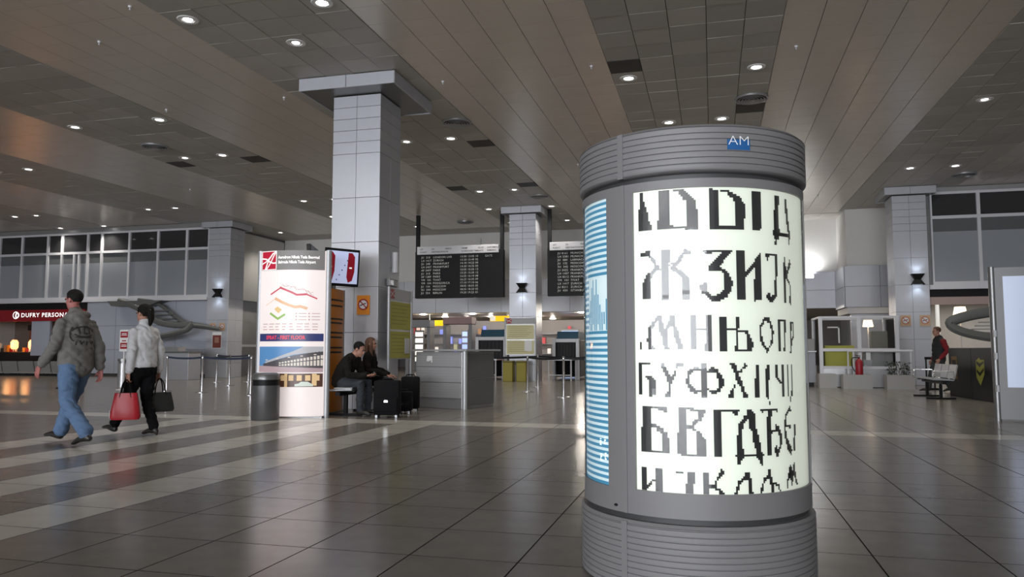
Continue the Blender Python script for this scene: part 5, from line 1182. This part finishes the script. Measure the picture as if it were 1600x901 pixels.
arm(G, 'jack', (-.155, 0, 1.335), (-.215, -.05, 1.07), (-.225, -.03, .83), (.06, .058, .054, .05)); hand(G['skin'], (-.225, -.025, .80), (0, .1, -1), (1, 0, 0), 1.1, -1, .92)
arm(G, 'jack', (.155, 0, 1.335), (.235, -.04, 1.07), (.275, .02, .83), (.06, .058, .054, .05)); hand(G['skin'], (.28, .03, .80), (0, .1, -1), (-1, 0, 0), 1.1, 1, .92)
loft(G['skin'], [((0, 0, 1.40), .048, .05), ((0, .015, 1.50), .046, .05)])
at_, mh = head(G, (0, .02, 1.565), (-.1, 1, -.05), sc=.93); finish(G, dict(jack=wjk, trs=trs, shoe=shoe_m, skin=skin), 'body', pw); eyes(at_, pw, .93); hair_cap(at_, mh, pw, hairm, .98, bun=True)
MB().tube([tuple(at_(-.04, -.15, .04)), tuple(at_(.05, -.155, .06))], .008, 6).build('hair_clip', M['chrome'], pw)
def wpt(o, p): return Matrix.Translation(o.location) @ Matrix.Rotation(o.rotation_euler.z, 4, 'Z') @ Vector(p)
def tote(name, label, loc, rz, w0, w1, d, h, m_, hm_, ht):
    t = thing(name, label, 'bag', loc, rz)
    b = MB(); n = 8; vs = []; fs = []
    rows = [(0, .88), (.03, 1.0), (h * .5, 1.02), (h, 1.0)]
    for i, (z_, k) in enumerate(rows):
        w = (w0 + (w1 - w0) * z_ / h) * k / 2; dd = d * (1 - .45 * z_ / h) * k / 2
        for q in range(16):
            a = 2 * math.pi * q / 16; cx = math.copysign(abs(math.cos(a)) ** .5, math.cos(a)); cy_ = math.copysign(abs(math.sin(a)) ** .5, math.sin(a)); vs.append((w * cx, dd * cy_, z_))
    for i in range(3):
        for q in range(16): fs.append((i * 16 + q, i * 16 + (q + 1) % 16, (i + 1) * 16 + (q + 1) % 16, (i + 1) * 16 + q))
    fs += [tuple(range(16))[::-1], tuple(48 + q for q in range(16))]
    b.add(vs, fs).build('body', m_, t, True)
    for sy_ in (-1, 1): MB().tube(arc([(-w1 * .25, sy_ * d * .25, h - .06), (-w1 * .16, sy_ * d * .18, h + ht * .6), (0, sy_ * .012, h + ht), (w1 * .16, sy_ * d * .18, h + ht * .6), (w1 * .25, sy_ * d * .25, h - .06)], 16), .012, 8, flat=.6).build('handle', hm_, t, True)
    return t
p = wpt(pw, (-.235, -.01, .72)); tb = tote('tote_bag', 'red tote bag with black handles in the walking person\'s hand', (p.x, p.y, .23), R(30), .36, .26, .17, .33, mat('bag_red', s((170, 25, 38)), .4), M['black2'], .165)
MB().bbox(-.175, -.165, -.05, .05, .02, .12, .004).build('white_trim', M['white'], tb)
p = wpt(pw, (.28, .05, .72)); tote('shoulder_bag', 'slouchy black shoulder bag hanging at the walking person\'s side', (p.x + .03, p.y, .29), R(60), .40, .30, .18, .25, mat('bag_black', (.02, .02, .02), .5, bump=.4, bscale=12), M['black2'], .185)

# seated man looking at a phone, facing +X
ps = thing('person', 'person in dark coat leaning forward on the bench, looking at a phone', 'person', (-6.08, 11.92, 0), R(-90))
G = groups('coat', 'trs', 'shoe', 'skin')
for sx in (-1, 1):
    legs(G, 'trs', (sx * .09, .02, .545), (sx * .15, .42, .53), (sx * .14, .40, .11), (.105, .095, .078, .07, .062)); shoe(G, 'shoe', (sx * .14, .40, .10), (sx * .17, .60, .03))
    arm(G, 'coat', (sx * .19, .17, .94), (sx * .25, .24, .68), (sx * .08, .46, .66), (.075, .065, .055, .048))
loft(G['trs'], [((0, -.02, .53), .17, .12), ((0, .0, .62), .17, .12)])
loft(G['coat'], [((0, -.03, .52), .20, .15), ((0, -.01, .62), .20, .155), ((0, .06, .77), .20, .15), ((0, .14, .90), .205, .13), ((0, .19, .99), .15, .09)])
hand(G['skin'], (.075, .48, .665), (-.55, .8, .1), (0, .1, 1), .55, 1); hand(G['skin'], (-.075, .48, .655), (.55, .8, .1), (0, .1, 1), .55, -1)
loft(G['skin'], [((0, .20, .98), .056, .058), ((0, .26, 1.05), .054, .058)])
at_, mh = head(G, (0, .305, 1.105), (.0, .92, -.38), (0, .3, 1)); finish(G, dict(coat=mat('coat_dark', (.013, .012, .010), .9, bump=.5, bscale=9, spec=.15), trs=mat('jeans_dark', (.03, .036, .045), .85), shoe=shoe_m, skin=skin), 'body', ps); eyes(at_, ps); hair_cap(at_, mh, ps, hairm)
ph_ = wpt(ps, (0, .565, .70)); t = thing('mobile_phone', 'small lit phone held by the seated person in the dark coat', 'phone', ph_, R(-90))
b = MB().bbox(-.035, .035, -.06, .06, -.005, .005, .003).build('casing', M['black'], t); b.rotation_euler = (R(30), 0, 0); Flat().quad(-.03, -.05, .03, .05).build('screen', mat('phone_glow', (.8, .85, .9), .4, emit=1.2), b, lambda u, v: (u, v, .006))

# seated woman with long hair
pq = thing('person', 'person with long light brown hair sitting upright in dark coat beside suitcases', 'person', (-6.02, 12.78, 0), R(-80))
G = groups('coat', 'trs', 'shoe', 'skin')
for sx in (-1, 1):
    legs(G, 'trs', (sx * .08, .02, .53), (sx * .10, .42, .53), (sx * .09, .44, .11), (.10, .088, .07, .06, .055)); shoe(G, 'shoe', (sx * .09, .44, .10), (sx * .10, .62, .03), .9)
    arm(G, 'coat', (sx * .175, .04, 1.0), (sx * .23, .08, .75), (sx * .13, .36, .66), (.068, .058, .05, .044)); hand(G['skin'], (sx * .125, .385, .645), (-.2 * sx, .9, -.25), (0, 0, -1), .7, -sx, .92)
loft(G['trs'], [((0, -.01, .52), .165, .12), ((0, 0, .62), .165, .12)])
loft(G['coat'], [((0, -.01, .52), .19, .14), ((0, 0, .64), .175, .13), ((0, .02, .82), .175, .125), ((0, .03, .97), .18, .11), ((0, .03, 1.05), .11, .08)])
loft(G['skin'], [((0, .03, 1.04), .047, .05), ((0, .05, 1.14), .045, .048)])
at_, mh = head(G, (0, .06, 1.20), (.05, 1, -.06), sc=.93); finish(G, dict(coat=mat('coat_black', (.010, .009, .008), .9, bump=.5, bscale=9, spec=.15), trs=trs, shoe=shoe_m, skin=skin), 'body', pq); eyes(at_, pq, .93); hair_cap(at_, mh, pq, hair_br, .97, long=True)

# man in black vest and red sleeves walking behind the metal bench, facing -X
pv = thing('person', 'person in black vest with red sleeves walking past the metal bench', 'person', (5.72, 22.35, 0), R(100))
G = groups('vest', 'red', 'trs', 'shoe', 'skin')
legs(G, 'trs', (.09, 0, .88), (.10, .16, .48), (.09, .26, .11), (.11, .1, .078, .072, .066)); shoe(G, 'shoe', (.09, .27, .10), (.10, .48, .04))
legs(G, 'trs', (-.09, 0, .88), (-.09, .02, .48), (-.09, -.22, .13), (.11, .1, .078, .072, .066)); shoe(G, 'shoe', (-.09, -.225, .12), (-.09, -.03, .028))
loft(G['trs'], [((0, 0, .80), .165, .12), ((0, 0, .95), .17, .125)])
loft(G['vest'], [((0, 0, .82), .20, .15), ((0, 0, 1.0), .20, .155), ((0, 0, 1.2), .205, .15), ((0, -.01, 1.36), .19, .125), ((0, -.01, 1.43), .11, .09)])
arm(G, 'red', (-.20, -.02, 1.34), (-.27, -.09, 1.07), (-.24, .08, .87), (.072, .062, .054, .046)); hand(G['skin'], (-.24, .10, .85), (0, .5, -.8), (1, 0, 0), .6, -1)
arm(G, 'red', (.20, -.02, 1.34), (.27, -.06, 1.07), (.25, .06, .84), (.072, .062, .054, .046)); hand(G['skin'], (.25, .08, .82), (0, .4, -.9), (-1, 0, 0), .6, 1)
loft(G['skin'], [((0, 0, 1.42), .056, .058), ((0, .02, 1.52), .054, .058)])
at_, mh = head(G, (0, .035, 1.575), (0, 1, -.15)); finish(G, dict(vest=mat('vest_black', (.015, .015, .016), .8, bump=.4, bscale=9), red=mat('sleeve_red', s((120, 20, 28)), .8), trs=mat('trousers_green', (.03, .036, .034), .85), shoe=shoe_m, skin=skin), 'body', pv); eyes(at_, pv); hair_cap(at_, mh, pv, hair_br)
